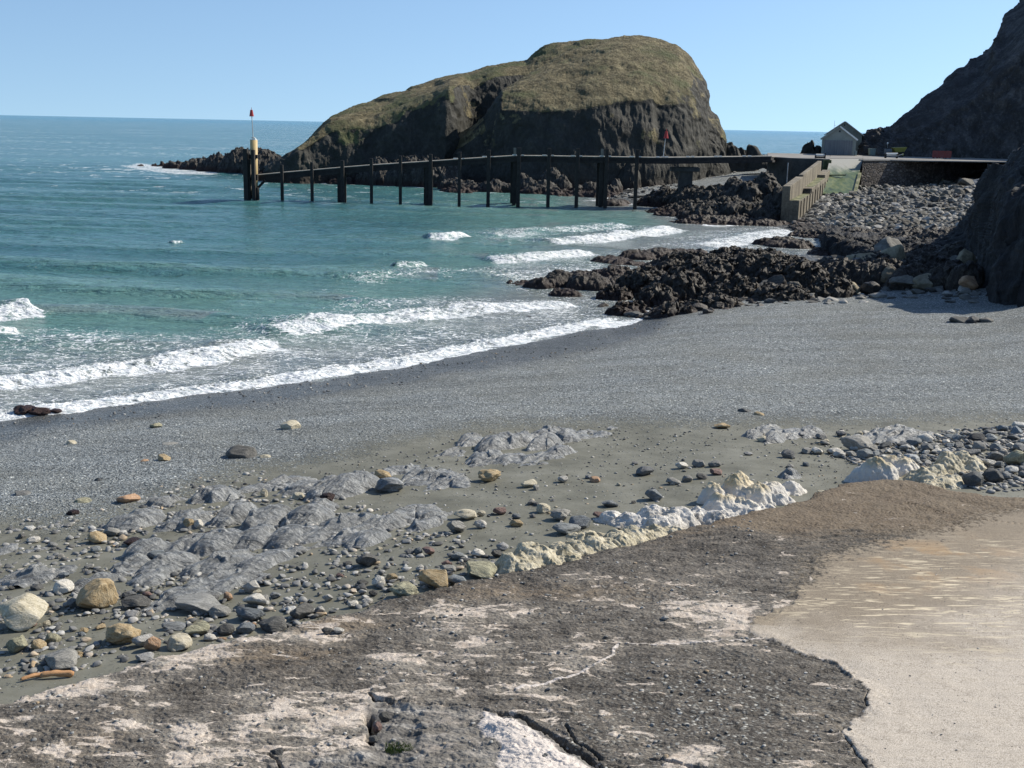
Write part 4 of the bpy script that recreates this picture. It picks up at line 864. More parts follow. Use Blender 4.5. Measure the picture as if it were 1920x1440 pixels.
def bul(X, Y, Z):   # buttress on the right shoulder, a deep cleft beside it
    u = X*F/Y+960
    return .7*np.exp(-((u-1275-.25*(Z-15))/22)**2)*sst(2, 8, Z)*(1-sst(18, 26, Z))-1.*np.exp(-((u-1222-.8*(Z-12))/12)**2)*sst(4, 9, Z)*(1-sst(17, 22, Z))-1.*np.exp(-((u-1318-.5*(14-Z))/9)**2)*(1-sst(20, 26, Z))
PB, gB = headland(us2, R_cr, R_yc, R_br, R_yb, None, R_yf, .2, seed=50., rock_amp=.75, bulge=bul)
Vs = []; Fs = []; gs = []; off = 0
for P, g in ((PA, gA), (PB, gB)):
    Vs.append(P.reshape(-1, 3)); gs.append(g.ravel()); Fs.append(grid_faces(*g.shape)+off); off += g.size
isl = mesh_np('island', np.concatenate(Vs), np.concatenate(Fs), M['island'], dict(grass=np.concatenate(gs)))
tag(isl, 'humped rocky island with a dried grass top and dark cliffs behind the jetty', 'island')
# buttress rocks under the right end of the island
relief('rock_buttress', [(1178,356,50,44,1.),(1215,350,70,52,1.),(1195,352,40,40,1.)], M['island'], .18, nz=nz_sk(1.), jag=jag_reef(.8, .5), k=.3, sink=.8, rough=.5, label='leaning rock buttress at the top of the far beach, left of the concrete jetty pier', attrs_fn=lambda X, Y, Z, h: dict(grass=0*X))
relief('rock_buttress', [(1258,332,76,40,1.),(1290,325,84,36,1.),(1325,319,84,30,1.)], M['island'], .18, nz=nz_sk(1.), jag=jag_reef(.8, .5), k=.3, sink=.8, rough=.5, label='rock wall under the jetty deck at the back of the far beach', attrs_fn=lambda X, Y, Z, h: dict(grass=0*X))
# ---------------------------------------------------------------- far hillside on the right
us = np.linspace(1596, 2250, 520)
C_cr = tab('1596 292;1604 270;1612 262;1625 248;1636 239;1644 236;1652 246;1662 240;1680 222;1700 207;1720 184;1742 164;1760 146;1776 128;1790 124;1800 110;1812 108;1828 96;1840 78;1846 58;1849 38;1856 24;1868 14;1880 0;1900 -30;1930 -70;2000 -140;2100 -220;2250 -300')  # out of view the crest keeps rising, shaped to cast shade on the hillside
C_br = tab('1596 288;1620 272;1650 268;1700 245;1740 220;1776 190;1820 160;1846 120;1880 80;1920 30;2000 -60;2250 -180')
C_yb = tab('1596 245;1640 243.5;1700 245;1800 246;1920 248;2000 248;2250 248')
C_yc = tab('1596 247;1640 246;1700 250;1776 256;1846 266;1920 276;2000 284;2250 290')
C_yf = tab('1596 243;1640 241;1700 240;1800 238;1900 236;2000 232;2250 226')
PC, gC = headland(us, C_cr, C_yc, C_br, C_yb, None, C_yf, 7.2, seed=90., rock_amp=1.3, back=60)
gC = np.clip(gC*.0+.62*sst(.3, .6, .5+fbm(PC[..., 0]*.05, PC[..., 1]*.05, PC[..., 2]*.07, 4)), 0, 1)
hill = mesh_np('cliff', PC.reshape(-1, 3), grid_faces(*gC.shape), M['cliff'], dict(grass=gC)); tag(hill, 'steep shadowed hillside with crags rising behind the hut and quay', 'cliff')
# ---------------------------------------------------------------- near cliff on the right
us = np.concatenate([np.linspace(1560, 1960, 520), np.linspace(1961, 2350, 160)])
N_cr = tab('1560 480;1600 474;1640 464;1665 461;1700 458;1735 455;1760 452;1785 446;1808 432;1822 408;1834 378;1844 350;1858 318;1872 306;1884 296;1896 274;1920 258;1960 215;2040 150;2150 -40;2350 -420')  # crest to the right, out of view, raised to throw the cliff into shade
N_br = tab('1560 490;1640 470;1700 466;1760 462;1800 452;1822 436;1840 405;1860 370;1885 340;1920 310;2040 220;2150 100;2350 -100')
N_yf = tab('1560 118;1600 114;1640 110;1700 106;1760 101;1800 95;1825 86;1840 77;1860 72;1920 69.5;1960 71;2040 76;2350 95')
N_yb = tab('1560 119;1600 116;1640 113;1700 109;1760 105;1800 99;1825 91;1840 83;1860 79;1920 78;1960 80;2040 86;2350 105')
N_yc = tab('1560 121;1600 119;1640 117;1700 114;1760 111;1800 106;1825 99;1840 92;1860 88;1920 87;1960 90;2040 97;2350 118')
sh_ = lambda f, k=30: (lambda u: f(u-k*sst(1690, 1800, u)))
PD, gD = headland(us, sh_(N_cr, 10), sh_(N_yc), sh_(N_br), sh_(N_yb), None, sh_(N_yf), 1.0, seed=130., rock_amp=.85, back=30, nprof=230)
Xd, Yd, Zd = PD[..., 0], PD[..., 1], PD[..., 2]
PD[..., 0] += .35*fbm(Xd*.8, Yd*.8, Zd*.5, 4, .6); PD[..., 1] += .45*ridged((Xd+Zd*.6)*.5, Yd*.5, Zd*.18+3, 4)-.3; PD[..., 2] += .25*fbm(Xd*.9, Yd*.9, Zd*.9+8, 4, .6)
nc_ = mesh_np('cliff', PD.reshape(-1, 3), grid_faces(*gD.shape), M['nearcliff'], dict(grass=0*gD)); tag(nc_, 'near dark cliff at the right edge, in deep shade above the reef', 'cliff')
# ---------------------------------------------------------------- jetty
def PY(u, v, Y): return tuple(float(a) for a in at_Y(u, v, Y))
def PZ(u, v, z): return tuple(float(a) for a in at_z(u, v, z))
jet = empty('jetty', PZ(800, 383, 0)); jl = jet.location.copy()
tag(jet, 'long dark timber jetty on tall piles, sloping down to the sea on the left', 'jetty')
def jpart(mb, name, mat, parent=jet, **k):
    o = mb.build(name, mat, parent, **k); o.matrix_parent_inverse = Matrix.Translation(-jl) if parent is jet else Matrix.Identity(4); return o
dk = [(478,328),(530,323),(583,318.5),(640,313.5),(697,309),(750,305.5),(805,302),(862,298),(915,294.5),(966,291.5),(1027,292),(1080,293),(1130,293.5),(1190,294.5)]
YJ = 178.6
DP = [Vector(PY(u, v, YJ+.5)) for u, v in dk]
DP += [Vector(PY(u, v, yy)) for u, v, yy in [(1247,295.2,180.5),(1300,294.8,182.3),(1347,294.2,184),(1410,293.3,186.2),(1446,292.8,187.5)]]+[Vector(PZ(1452, 293.6, 7.5))]
mb = MB(); edge = MB(); rail = MB()
for a, b in zip(DP[:-1], DP[1:]):
    d = (b-a); n = Vector((-d.y, d.x, 0)).normalized()*3.0
    if n.y < 0: n = -n
    t1 = Vector((0,0,.12)); t2 = Vector((0,0,.95))
    mb.hexa([a-t2, b-t2, b-t2+n, a-t2+n, a-t1, b-t1, b-t1+n, a-t1+n])
    edge.hexa([a-t1*.9-n*.03, b-t1*.9-n*.03, b-t1*.9+n*1.02, a-t1*.9+n*1.02, a-n*.03, b-n*.03, b+n*1.02, a+n*1.02])
    f = -n*.05
    rail.hexa([a-t2+f*1.6, b-t2+f*1.6, b-t2+f, a-t2+f, a-t1*5+f*1.6, b-t1*5+f*1.6, b-t1*5+f, a-t1*5+f])
jpart(mb, 'deck_beam', M['timber']); jpart(edge, 'deck', M['deck']); jpart(rail, 'fender_beam', M['timber'])
piles = [(530,376,309,5.5,0),(586,380,304,5.5,0),(643,383,301,6.5,1),(697,383,297,5.5,0),(751,384,292,5.5,0),(807,383,289,6.5,1),(861,385,285,5.5,2),(915,387,281,6.5,2),(971,387,277,7,3),(1027,387,278,6.5,2),(1080,388,278.5,6.5,2),(1134,387,279,6.5,3),(1190,388,280.5,6.5,2)]
for u, v, vt, w, kd in piles:
    x, y, z = PZ(u, v, 0); y = YJ-.1; x = PY(u, v, y)[0]; zt = PY(u, vt, y)[2]; w = w*y/F
    m = MB(); m.box(x-w/2, x+w/2, y-w, y, -3, zt); p = jpart(m, 'pile', M['timber'], bevel=.04)
    if kd >= 2: c = MB(); c.box(x-w*.5, x+w*.5, y-w, y, zt+.003, zt+.38); c.build('pile_cap', M['whitepaint'], p).matrix_parent_inverse = Matrix.Translation(-jl)
    if kd in (1, 3):
        for dx, dy, w2 in ((-.62, .9, .55), (-.1, 2.6, .5), (-1.0, 2.8, .42)):
            m = MB(); m.box(x+dx-w2/2, x+dx+w2/2, y+dy-w2/2, y+dy+w2/2, -3, PY(u, np.interp(u, [q[0] for q in dk], [q[1] for q in dk]), y)[2]-.9); jpart(m, 'pile', M['timber'])
    if kd == 3:
        bx = x-.62; m = MB(); m.box(bx-.2, bx+.2, y+.6, y+.75, zt-1.35, zt-.02); bd = jpart(m, 'number_board', M['greytimber'])
        m = MB(); m.box(bx-.06, bx+.06, y+.57, y+.597, zt-.75, zt-.3); m.build('painted_mark', M['whitepaint'], bd).matrix_parent_inverse = Matrix.Translation(-jl)
    # small bracket and mooring cleats in pale paint where the deck passes the pile
    zd = PY(u, np.interp(u, [q[0] for q in dk], [q[1] for q in dk]), YJ+.4)[2]
    if kd >= 2:
        m = MB(); m.box(x-1.0, x-.35, YJ+.45, YJ+.75, zd+.01, zd+.13); jpart(m, 'cleat', M['whitepaint'])
        m = MB(); m.box(x+.35, x+.75, YJ+.45, YJ+.75, zd+.01, zd+.13); jpart(m, 'cleat', M['whitepaint'])
for u in (1234, 1250, 1290, 1299, 1343, 1351, 1396, 1406):
    a = PY(u, np.interp(u, [1247,1410], [295.2,293.3]), np.interp(u, [1247,1446], [180.6,187.6])); m = MB(); m.box(a[0]-.25, a[0]+.25, a[1]+.1, a[1]+.45, a[2]+.02, a[2]+.16); jpart(m, 'cleat', M['whitepaint'])
# concrete support under the landward spans
a = PZ(1286, 337, 1.8); m = MB(); ya = 182.6
x0 = PY(1275, 310, ya)[0]; x1 = PY(1300, 310, ya)[0]; m.box(x0, x1, ya, ya+1.6, -.5, 6.3); m.box(x0-1.3, x1+1.0, ya-.3, ya+2.1, 5.6, 6.28); jpart(m, 'support_pier', M['darkconc'], bevel=.05)
# jetty head: two tall timber clusters
def col(u0, u1, vt, y0, y1, mat, name='pile', vb=None, bev=.05):
    m = MB(); zb = -3 if vb is None else PY(u0, vb, y0)[2]; m.box(PY(u0, vt, y0)[0], PY(u1, vt, y0)[0], y0, y1, zb, PY(u0, vt, y0)[2]); return jpart(m, name, mat, bevel=bev)
col(454.5, 463, 279, 176.6, 177.4, M['timber']); col(463.3, 468, 300, 177.0, 177.6, M['timber'])
col(470, 476, 281, 176.6, 177.5, M['timber']); col(476.5, 483.5, 352, 177.2, 178.2, M['timber'], vb=378)
col(462.5, 465.5, 277, 177.7, 178.0, M['greytimber'], 'fender_post', 345); col(467, 469.5, 290, 177.7, 177.9, M['greytimber'], 'fender_post', 372)
m = MB()
for va, vb_ in ((290, 297), (327, 338), (366, 372)):
    z1 = PY(460, va, 177.5)[2]; z0 = PY(460, vb_, 177.5)[2]; m.box(PY(458, va, 177.5)[0], PY(482, va, 177.5)[0], 177.65, 178.3, z0, z1)
jpart(m, 'cross_beam', M['timber'])
m = MB(); m.bar(PY(484, 352, YJ), PY(497, 338, YJ), .35, .35); jpart(m, 'brace', M['timber'])
u_ = 475.8; a = PY(u_, 335, 178.6); b = PY(u_, 262.5, 178.6); m = MB(); m.tube((a[0], a[1], a[2]-3), b, .55, n=28); cy_ = jpart(m, 'mooring_cylinder', M['buff'], smooth=False)
for f_ in cy_.data.polygons: f_.use_smooth = len(f_.vertices) == 4
m = MB(); m.tube((b[0], b[1], b[2]+.003), (b[0], b[1], b[2]+.1), .5, n=28); m.box(b[0]-.2, b[0]+.3, b[1]-.2, b[1]+.2, b[2]+.1, b[2]+.3); jpart(m, 'cylinder_cap', M['whitepaint'])
def beacon(foot, ztop, hm, r0, r1, label, tilt=0):
    e = empty('beacon', foot); tag(e, label, 'beacon')
    Lh = ztop-foot[2]
    m = MB(); m.tube((0,0,0), (tilt,0,Lh), .07, .06, 10); m.build('pole', M['galv'], e)
    m = MB(); m.tube((0,0,.0), (0,0,.12), .28, .28, 12); m.build('foot_plate', M['galv'], e)
    m = MB(); m.tube((tilt,0,Lh-hm), (tilt,0,Lh), r1, r0, 8); m.build('topmark', M['redpaint'], e)
    m = MB(); m.tube((tilt,0,Lh), (tilt,0,Lh+.35), .04, .03, 6); m.build('finial', M['redpaint'], e)
beacon((b[0]-.1, b[1], b[2]+.3), PY(473.5, 206, 178.6)[2], .95, .18, .34, 'tall pole with dark red lantern-shaped topmark on the buff cylinder at the jetty head', -.12)
fb = PY(1244.5, 295.2, 180.6); beacon((fb[0], fb[1]+.6, fb[2]+.04), PY(1248, 246, fb[1])[2], 1.05, .16, .36, 'leaning white pole with pale red topmark standing on the jetty deck before the island', .28)
# ---------------------------------------------------------------- quay, steps, slipway, wall
def zp(pts, z=7.5): return [PZ(u, v, z)[:2] for u, v in pts]
Q1 = zp([(1440,293.5),(1485,296),(1556,298)])
bk = lambda u, Y: PY(u, 280, Y)[:2]
q = MB(); q.prism(Q1+[bk(1558, 246), bk(1440, 246)], -.5, 7.38); qo = q.build('quay', M['darkconc'], None, bevel=.03); tag(qo, 'concrete quay between the jetty and the slipway', 'quay')
q = MB(); P_ = Q1+[bk(1558, 246.2), bk(1439, 246.2)]; q.prism(P_, 7.384, 7.5); q.build('paving', M['quaytop'], qo)
q = MB(); a = PZ(1538, 297.2, 7.5); c = PZ(1556.5, 298, 7.5); q.box(a[0], c[0]+.12, c[1]-.6, c[1]-.05, 3.5, 7.35); q.build('end_block', M['algconc'], qo, bevel=.04)
Q2 = zp([(1618,299.5),(1690,299.5),(1760,298.5),(1800,297.5),(1850,295),(1960,290)])
w = MB(); w.prism(Q2+[bk(1960, 250), bk(1618, 250)], 0, 7.3); wo = w.build('retaining_wall', M['wall'], None); tag(wo, 'rough stone retaining wall to the right of the slipway with a pale coping', 'wall')
w = MB()
for (ax, ay), (bx, by) in zip(Q2[:4], Q2[1:5]):
    n = Vector((ay-by, bx-ax)).normalized()*.9; 
    if n.y < 0: n = -n
    o_ = n*-.1; w.hexa([(ax+o_.x, ay+o_.y, 7.304), (bx+o_.x, by+o_.y, 7.304), (bx+n.x, by+n.y, 7.304), (ax+n.x, ay+n.y, 7.304), (ax+o_.x, ay+o_.y, 7.55), (bx+o_.x, by+o_.y, 7.55), (bx+n.x, by+n.y, 7.55), (ax+n.x, ay+n.y, 7.55)])
w.build('coping', M['quaytop'], wo)
q = MB(); q.prism([PZ(1556.6, 296.9, 7.5)[:2], PZ(1618, 296.9, 7.5)[:2], bk(1618, 251), bk(1556.6, 251)], 0, 7.5); q.build('quay_surface', M['quaytop'])['kind'] = 'structure'
q = MB(); q.prism([PY(1618.5, 299, 205)[:2], bk(1960, 214), bk(1960, 249.8), bk(1618.5, 249.8)], 7.3, 7.46); q.build('quay_surface', M['quaytop'])['kind'] = 'structure'
# slipway
s0 = PZ(1541, 363, 2.6); s1 = PZ(1601, 363, 2.6); s2 = PZ(1618, 297.6, 7.49); s3 = PZ(1556, 297.6, 7.49)
q = MB(); q.hexa([(s0[0], s0[1], .5), (s1[0], s1[1], .5), (s2[0], s2[1], .5), (s3[0], s3[1], .5), s0, s1, s2, s3]); sl_ = q.build('slipway', M['slip']); tag(sl_, 'green weed-covered concrete slipway running down to the boulder beach', 'slipway')
q = MB(); a = Vector(s1)+Vector((.15,0,.1)); c = Vector(s1).lerp(Vector(s2), .52)+Vector((.15,0,.1)); q.bar(a, c, .5, .5); q.build('kerb', M['algconc'], sl_, bevel=.05)
q = MB(); q.bar(Vector(s0).lerp(Vector(s3), .5)+Vector((.6,0,.03)), Vector(s0).lerp(Vector(s3), .5)+Vector((3.4,1.,.06)), .35, .2); q.build('ledge', M['algconc'], sl_)
# stepped sea wall
A_ = Vector(PZ(1496, 416, .4)); yA = A_.y; B_ = Vector(PY(1557, 316, 196)); e = empty('sea_steps', (A_.x, A_.y, .3)); el = Matrix.Translation(-e.location)
tag(e, 'stepped concrete sea wall running down from the quay beside the slipway', 'sea wall')
def R_(t, w=0, z=0): p = A_.lerp(B_, t); return (p.x-w, p.y, z)
def seg(t0, t1, w0, w1, z0a, z0b, za, zb, mb): mb.hexa([R_(t0,w1,z0a), R_(t0,w0,z0a), R_(t1,w0,z0b), R_(t1,w1,z0b), R_(t0,w1,za), R_(t0,w0,za), R_(t1,w0,zb), R_(t1,w1,zb)])
def sp_(mb, name, mat, **k): o = mb.build(name, mat, e, **k); o.matrix_parent_inverse = el; return o
zA = PY(1494, 376, yA)[2]; zL = PY(1478, 349, yA)[2]
mb = MB(); seg(0, .36, 0, 1.25, -.5, 1, zA, zA+.15, mb); seg(.36, .42, 0, 1.25, 1, 1, zA+.9, zA+1.0, mb); seg(.42, .8, 0, 1.25, 1, 2, zA+1.0, zA+1.7, mb); seg(.8, .995, 0, 1.25, 2, 3, zA+2.2, zA+2.75, mb); sp_(mb, 'walkway', M['concrete'], bevel=.04)
mb = MB(); seg(0.005, .335, .1, 1.24, zA, zA+.14, zA+.03, zA+.18, mb); seg(.425, .795, .1, 1.24, zA+1.0, zA+1.7, zA+1.04, zA+1.74, mb); sp_(mb, 'algae_growth', M['algconc'])
mb = MB(); seg(0, .33, 1.253, 2.3, -.5, 1, zL, zL+.75, mb); seg(.33, .93, 1.253, 1.9, 1, 3, zL+1.0, zL+2.4, mb); sp_(mb, 'parapet', M['concrete'], bevel=.05)
mb = MB()
for k in range(4): t = .335+k*.0063; seg(t, .36, .12, 1.1, 1, 1, zA+.15+.19*(k+1), zA+.15+.19*(k+1), mb)
sp_(mb, 'step', M['darkconc'])
for t in np.arange(.04, .9, .085): mb = MB(); seg(t, t+.016, -.14, -.003, 0, 1., zA-.15+1.6*t, zA-.15+1.6*t, mb); sp_(mb, 'wall_rib', M['concrete'], bevel=.03)
mb = MB(); a = PZ(1475, 345, 4.0); mb.tube((a[0], a[1], 3.), (a[0], a[1], PY(1475, 305, a[1])[2]), .07, n=8); po = mb.build('marker_pole', M['galv']); tag(po, 'thin bare metal pole standing beside the parapet of the sea steps', 'pole')
# ---------------------------------------------------------------- hut
YH = 236.; k_ = YH/F; hx0 = PY(1541, 280, YH)[0]; hx1 = PY(1603, 280, YH)[0]; zap = PY(1572, 237.5, YH)[2]; zev = PY(1572, 260, YH)[2]; hm_ = (hx0+hx1)/2
hut = empty('hut', (hm_, YH, 7.5), -math.radians(14.5)); tag(hut, 'grey gabled boat hut with wide doors on the quay under the hillside', 'hut')
def gable(x0, x1, y0, y1, z0, ze, za): 
    xm = (x0+x1)/2; m = MB(); b = 0; m.V = [(x0,y0,z0),(x1,y0,z0),(x1,y0,ze),(xm,y0,za),(x0,y0,ze),(x0,y1,z0),(x1,y1,z0),(x1,y1,ze),(xm,y1,za),(x0,y1,ze)]
    m.F = [(0,1,2,3,4),(9,8,7,6,5),(0,5,6,1),(1,6,7,2),(2,7,8,3),(3,8,9,4),(4,9,5,0)]; return m
W2 = (hx1-hx0)/2; ze = zev-7.5; za = zap-7.5
gable(-W2, W2, 0, 7, -.02, ze, za).build('wall', M['hutwall'], hut)
def roofp(W, y0, y1, ze, za, th, ov, par, dx=0, z0=0):
    for s in (-1, 1):
        m = MB(); a = Vector((dx+s*(W+ov), 0, ze-ov*(za-ze)/W+z0)); c = Vector((dx, 0, za+z0)); n = Vector((s*(za-ze), 0, W)).normalized()*th; g = n*.02
        q = [a+g, c+g, c+g+n, a+g+n] if s > 0 else [c+g, a+g, a+g+n, c+g+n]
        m.hexa([(p.x, y0, p.z) for p in (q[0], q[1])]+[(q[1].x, y1, q[1].z), (q[0].x, y1, q[0].z)]+[(q[3].x, y0, q[3].z), (q[2].x, y0, q[2].z), (q[2].x, y1, q[2].z), (q[3].x, y1, q[3].z)])
        m.build('roof', M['roof'], par)
roofp(W2, -.25, 7.1, ze, za, .16, .25, hut)
for s in (-1, 1):
    m = MB(); m.bar((s*(W2+.28), -.32, ze-.28*(za-ze)/W2-.02), (s*.02, -.32, za+.03), .07, .28); m.build('bargeboard', M['whitepaint'] if s > 0 else M['hutwall'], hut)  # sunlit right roof edge is put into that board's white colour
dx0 = PY(1545.5, 280, YH)[0]-hm_; dx1 = PY(1597, 280, YH)[0]-hm_; dz = PY(1572, 263, YH)[2]-7.5
m = MB(); m.box(dx0-.12, dx1+.12, -.06, -.003, 0, dz+.14); fr = m.build('door_frame', M['hutwall'], hut)
m = MB(); n_b = 12
for i in range(n_b): xa = dx0+(dx1-dx0)*i/n_b; m.box(xa+.012, xa+(dx1-dx0)/n_b-.012, -.12, -.063, 0.03, dz)
m.build('door', M['hutdoor'], hut)
m = MB(); wz_ = PY(1572, 246, YH)[2]-7.5; m.box(-.22, .22, -.05, -.003, wz_-.25, wz_+.22); wf = m.build('window_frame', M['hutwall'], hut); m = MB(); m.box(-.17, .17, -.058, -.052, wz_-.2, wz_+.17); m.build('pane', M['glassdark'], wf)
YR = 246.; rx0 = PY(1548, 280, YR)[0]; rx1 = PY(1613, 280, YR)[0]; rm = (rx0+rx1)/2; rap = PY(1581, 228.5, YR)[2]-7.5; rev = PY(1581, 252.5, YR)[2]-7.5
h2 = empty('hut', (rm, YR, 7.5), -math.radians(14.5)); tag(h2, 'taller grey gabled shed standing directly behind the boat hut', 'hut')
gable(-(rx1-rx0)/2, (rx1-rx0)/2, 0, 9, -.02, rev, rap).build('wall', M['darkwall'], h2)
roofp((rx1-rx0)/2, -.25, 9.1, rev, rap, .18, .35, h2)
zz = PY(1581, 234, YR)[2]-7.5; m = MB(); m.box(-.3, .2, -.06, -.003, zz-.3, zz+.25); wf = m.build('window_frame', M['hutwall'], h2); m = MB(); m.box(-.24, .14, -.07, -.063, zz-.24, zz+.19); m.build('pane', M['glassdark'], wf)
a = PY(1567.5, 245, 242); m = MB(); m.tube((0,0,0), (0,0,PY(1567.5, 226, 242)[2]-7.5), .05, .03, 8); m.tube((0,0,PY(1567.5,235,242)[2]-7.5),(0.3,0,PY(1567.5,235,242)[2]-7.5),.03,.03,6); o = m.build('radio_mast', M['galv']); o.location = (a[0]-.0, 243.6, 7.5); tag(o, 'thin radio mast rising behind the boat hut roof', 'mast')
# ---------------------------------------------------------------- things on the quay
def bin_(u, v, Y, w, h, label):
    x = PY(u, v, Y)[0]; e = empty('wheelie_bin', (x, Y, 7.5)); tag(e, label, 'bin'); m = MB(); m.hexa([(-w*.42,-w*.4,.1),(w*.42,-w*.4,.1),(w*.42,w*.4,.1),(-w*.42,w*.4,.1),(-w/2,-w/2,h),(w/2,-w/2,h),(w/2,w/2,h),(-w/2,w/2,h)]); m.build('body', M['bin'], e, bevel=.03)
    m = MB(); m.box(-w*.54,w*.54,-w*.56,w*.52,h+.003,h+.09); m.build('lid', M['bin'], e, bevel=.02)
    for s in (-1, 1): m = MB(); m.tube((s*w*.36-.04,w*.42,.12),(s*w*.36+.04,w*.42,.12),.12,n=12); m.build('wheel', M['rubber'], e)
bin_(1635, 285, 238, 1.25, 1.35, 'large grey-green bin standing on the quay to the right of the huts')
bin_(1604.5, 286, 234, .45, .9, 'small grey bin at the right corner of the boat hut')
x = PY(1683, 285, 236)[0]; e = empty('dumper_truck', (x, 236, 7.46)); tag(e, 'small yellow dumper with raised grey engine end, parked under the hillside', 'dumper')
m = MB(); m.hexa([(-.7,-.9,.9),(1.,-.9,.9),(1.,.9,.9),(-.7,.9,.9),(-1.15,-1.1,1.75),(1.5,-1.1,1.9),(1.5,1.1,1.9),(-1.15,1.1,1.75)]); m.build('skip', M['yellow'], e, bevel=.05)
m = MB(); m.box(-1.6,1.2,-.5,.5,.5,.88); m.build('chassis', M['rubber'], e, bevel=.04)
m = MB(); m.box(-2.5,-1.3,-.6,.6,.6,1.5); m.build('engine_cover', M['hutdoor'], e, bevel=.06)
m = MB(); m.box(-2.2,-1.7,-.3,.3,1.503,1.65); m.box(-2.35,-2.2,-.3,.3,1.503,2.2); m.build('driver_seat', M['rubber'], e, bevel=.04)
for sx_, rr in ((.75, .5), (-1.7, .45)):
    for s in (-1, 1):
        m = MB(); m.tube((sx_, s*.6, rr), (sx_, s*.98, rr), rr, n=20); wh = m.build('wheel', M['rubber'], e, bevel=.03); m = MB(); m.tube((sx_, s*.983, rr), (sx_, s*1.0, rr), rr*.5, n=16); m.build('rim', M['yellow'], wh)
m = MB(); m.tube((-1.45,0,1.503),(-1.3,0,2.3),.03,n=8); m.build('steering_column', M['rubber'], e)
m = MB(); m.tube((-2.0,.35,1.503),(-2.0,.35,2.5),.03,n=8); m.tube((-2.0,.35,2.5),(-2.0,.35,2.75),.16,.12,12); m.build('beacon_lamp', M['whitepaint'], e)
x = PY(1671, 293, 221)[0]; e = empty('boat_trailer', (x, 221, 7.46)); tag(e, 'low trailer with dark wheels and a pale tube, at the edge of the stone wall', 'trailer')
m = MB(); m.box(-1.0,1.0,-.5,-.38,.4,.52); m.box(-1.0,1.0,.38,.5,.4,.52); m.box(-.9,-.78,-.38,.38,.4,.52); m.box(.78,.9,-.38,.38,.4,.52); m.build('frame', M['galv'], e)
m = MB(); m.tube((-.95,0,.75),(1.15,0,.8),.2,.2,14); m.build('pale_tube', M['whitepaint'], e)
for s in (-1, 1): m = MB(); m.tube((s*1.05-.12,0,.42),(s*1.05+.12,0,.42),.45,n=20); m.build('wheel', M['rubber'], e, bevel=.03)
m = MB(); m.bar((1.2,0,.5),(2.2,0,.8),.09,.09); m.build('drawbar', M['galv'], e)
xa, xb = PY(1749, 285, 228)[0], PY(1784, 285, 228)[0]; e = empty('barrier', (xa, 228, 7.46)); tag(e, 'row of red plastic barrier panels under the hillside', 'barrier')
for i in range(3):
    w_ = (xb-xa)/3; m = MB(); x0 = i*w_+.05; x1 = (i+1)*w_-.05; m.box(x0,x1,-.05,.05,.15,.27); m.box(x0,x1,-.05,.05,1.3,1.42)
    for j in range(8): xx = x0+(x1-x0)*j/7; m.box(xx-.045*(1 if 0<j<7 else 1.4),xx+.045*(1 if 0<j<7 else 1.4),-.04,.04,.27,1.3)
    pn = m.build('panel', M['redplastic'], e); m = MB(); m.box(x0+.1,x0+.25,-.3,.3,0,.147); m.box(x1-.25,x1-.1,-.3,.3,0,.147); m.build('foot', M['rubber'], pn)
x = PY(1538, 292, 206)[0]; e = empty('pipe_rack', (x, 206, 7.5)); tag(e, 'white tube lying on a low black rack at the quay edge', 'rack')
m = MB(); m.tube((-.75,0,.55),(.85,0,.55),.2,n=14); m.build('white_tube', M['whitepaint'], e)
for xx in (-.8, .8): m = MB(); m.box(xx-.06,xx+.06,-.35,.35,0,.9 if xx > 0 else .5); m.build('upright', M['rubber'], e)
m = MB(); m.box(-.74,.74,-.3,.3,.05,.3); m.build('base', M['rubber'], e)
# ---------------------------------------------------------------- stones
import bmesh
def ico(sub):
    bm = bmesh.new(); bmesh.ops.create_icosphere(bm, subdivisions=sub, radius=1.); bm.verts.ensure_lookup_table()
    V = np.array([v.co[:] for v in bm.verts]); Fq = np.array([[v.index for v in f.verts] for f in bm.faces]); bm.free(); return V, Fq
def stone_shape(seed, sub=4, cuts=9, cd=(.55, .85), amp=.06, soft=.04):
    r = np.random.RandomState(seed); V, Fq = ico(sub); P = V.copy()
    for i in range(cuts):
        n = r.normal(size=3); n[2] = n[2]*.8+(.2 if i % 2 else -.1); n /= np.linalg.norm(n); d = r.uniform(*cd); t = P@n-d
        t = np.where(t > soft, t, np.where(t > -soft, (t+soft)**2/(4*soft), 0)); P = P-np.outer(t*.97, n)
    o = seed*3.7
    P = P*(1+amp*(1.4*fbm(V[:, 0]*1.3+o, V[:, 1]*1.3, V[:, 2]*1.3, 3)+.7*fbm(V[:, 0]*4+o, V[:, 1]*4, V[:, 2]*4, 4))[:, None])
    mn, mx = P.min(0), P.max(0); P = (P-(mn+mx)/2)/(mx-mn)     # unit box
    return P, Fq
SHP = {}
def shape_mesh(key, **k):
    if key not in SHP:
        P, Fq = stone_shape(key[1], **k); me = mesh_np('stone', P, Fq, M['s_grey']); SHP[key] = me.data; bpy.data.objects.remove(me)
    return SHP[key]
def kind_mesh(kd, i):
    if kd == 'round': return shape_mesh(('round', 100+i % 7), cuts=11, cd=(.56, .9), amp=.11, soft=.05)
    if kd == 'slabby': return shape_mesh(('slabby', 200+i % 6), cuts=12, cd=(.48, .85), amp=.1, soft=.03)
    if kd == 'knob': return shape_mesh(('knob', 300+i % 4), cuts=5, cd=(.7, .9), amp=.26, soft=.06)
    if kd == 'boulder': return shape_mesh(('boulder', 400+i % 10), cuts=13, cd=(.5, .82), amp=.13, soft=.03)
    return shape_mesh(('ang', 500+i % 8), cuts=13, cd=(.44, .8), amp=.09, soft=.02)
RS = random.Random(5); NST = [0]
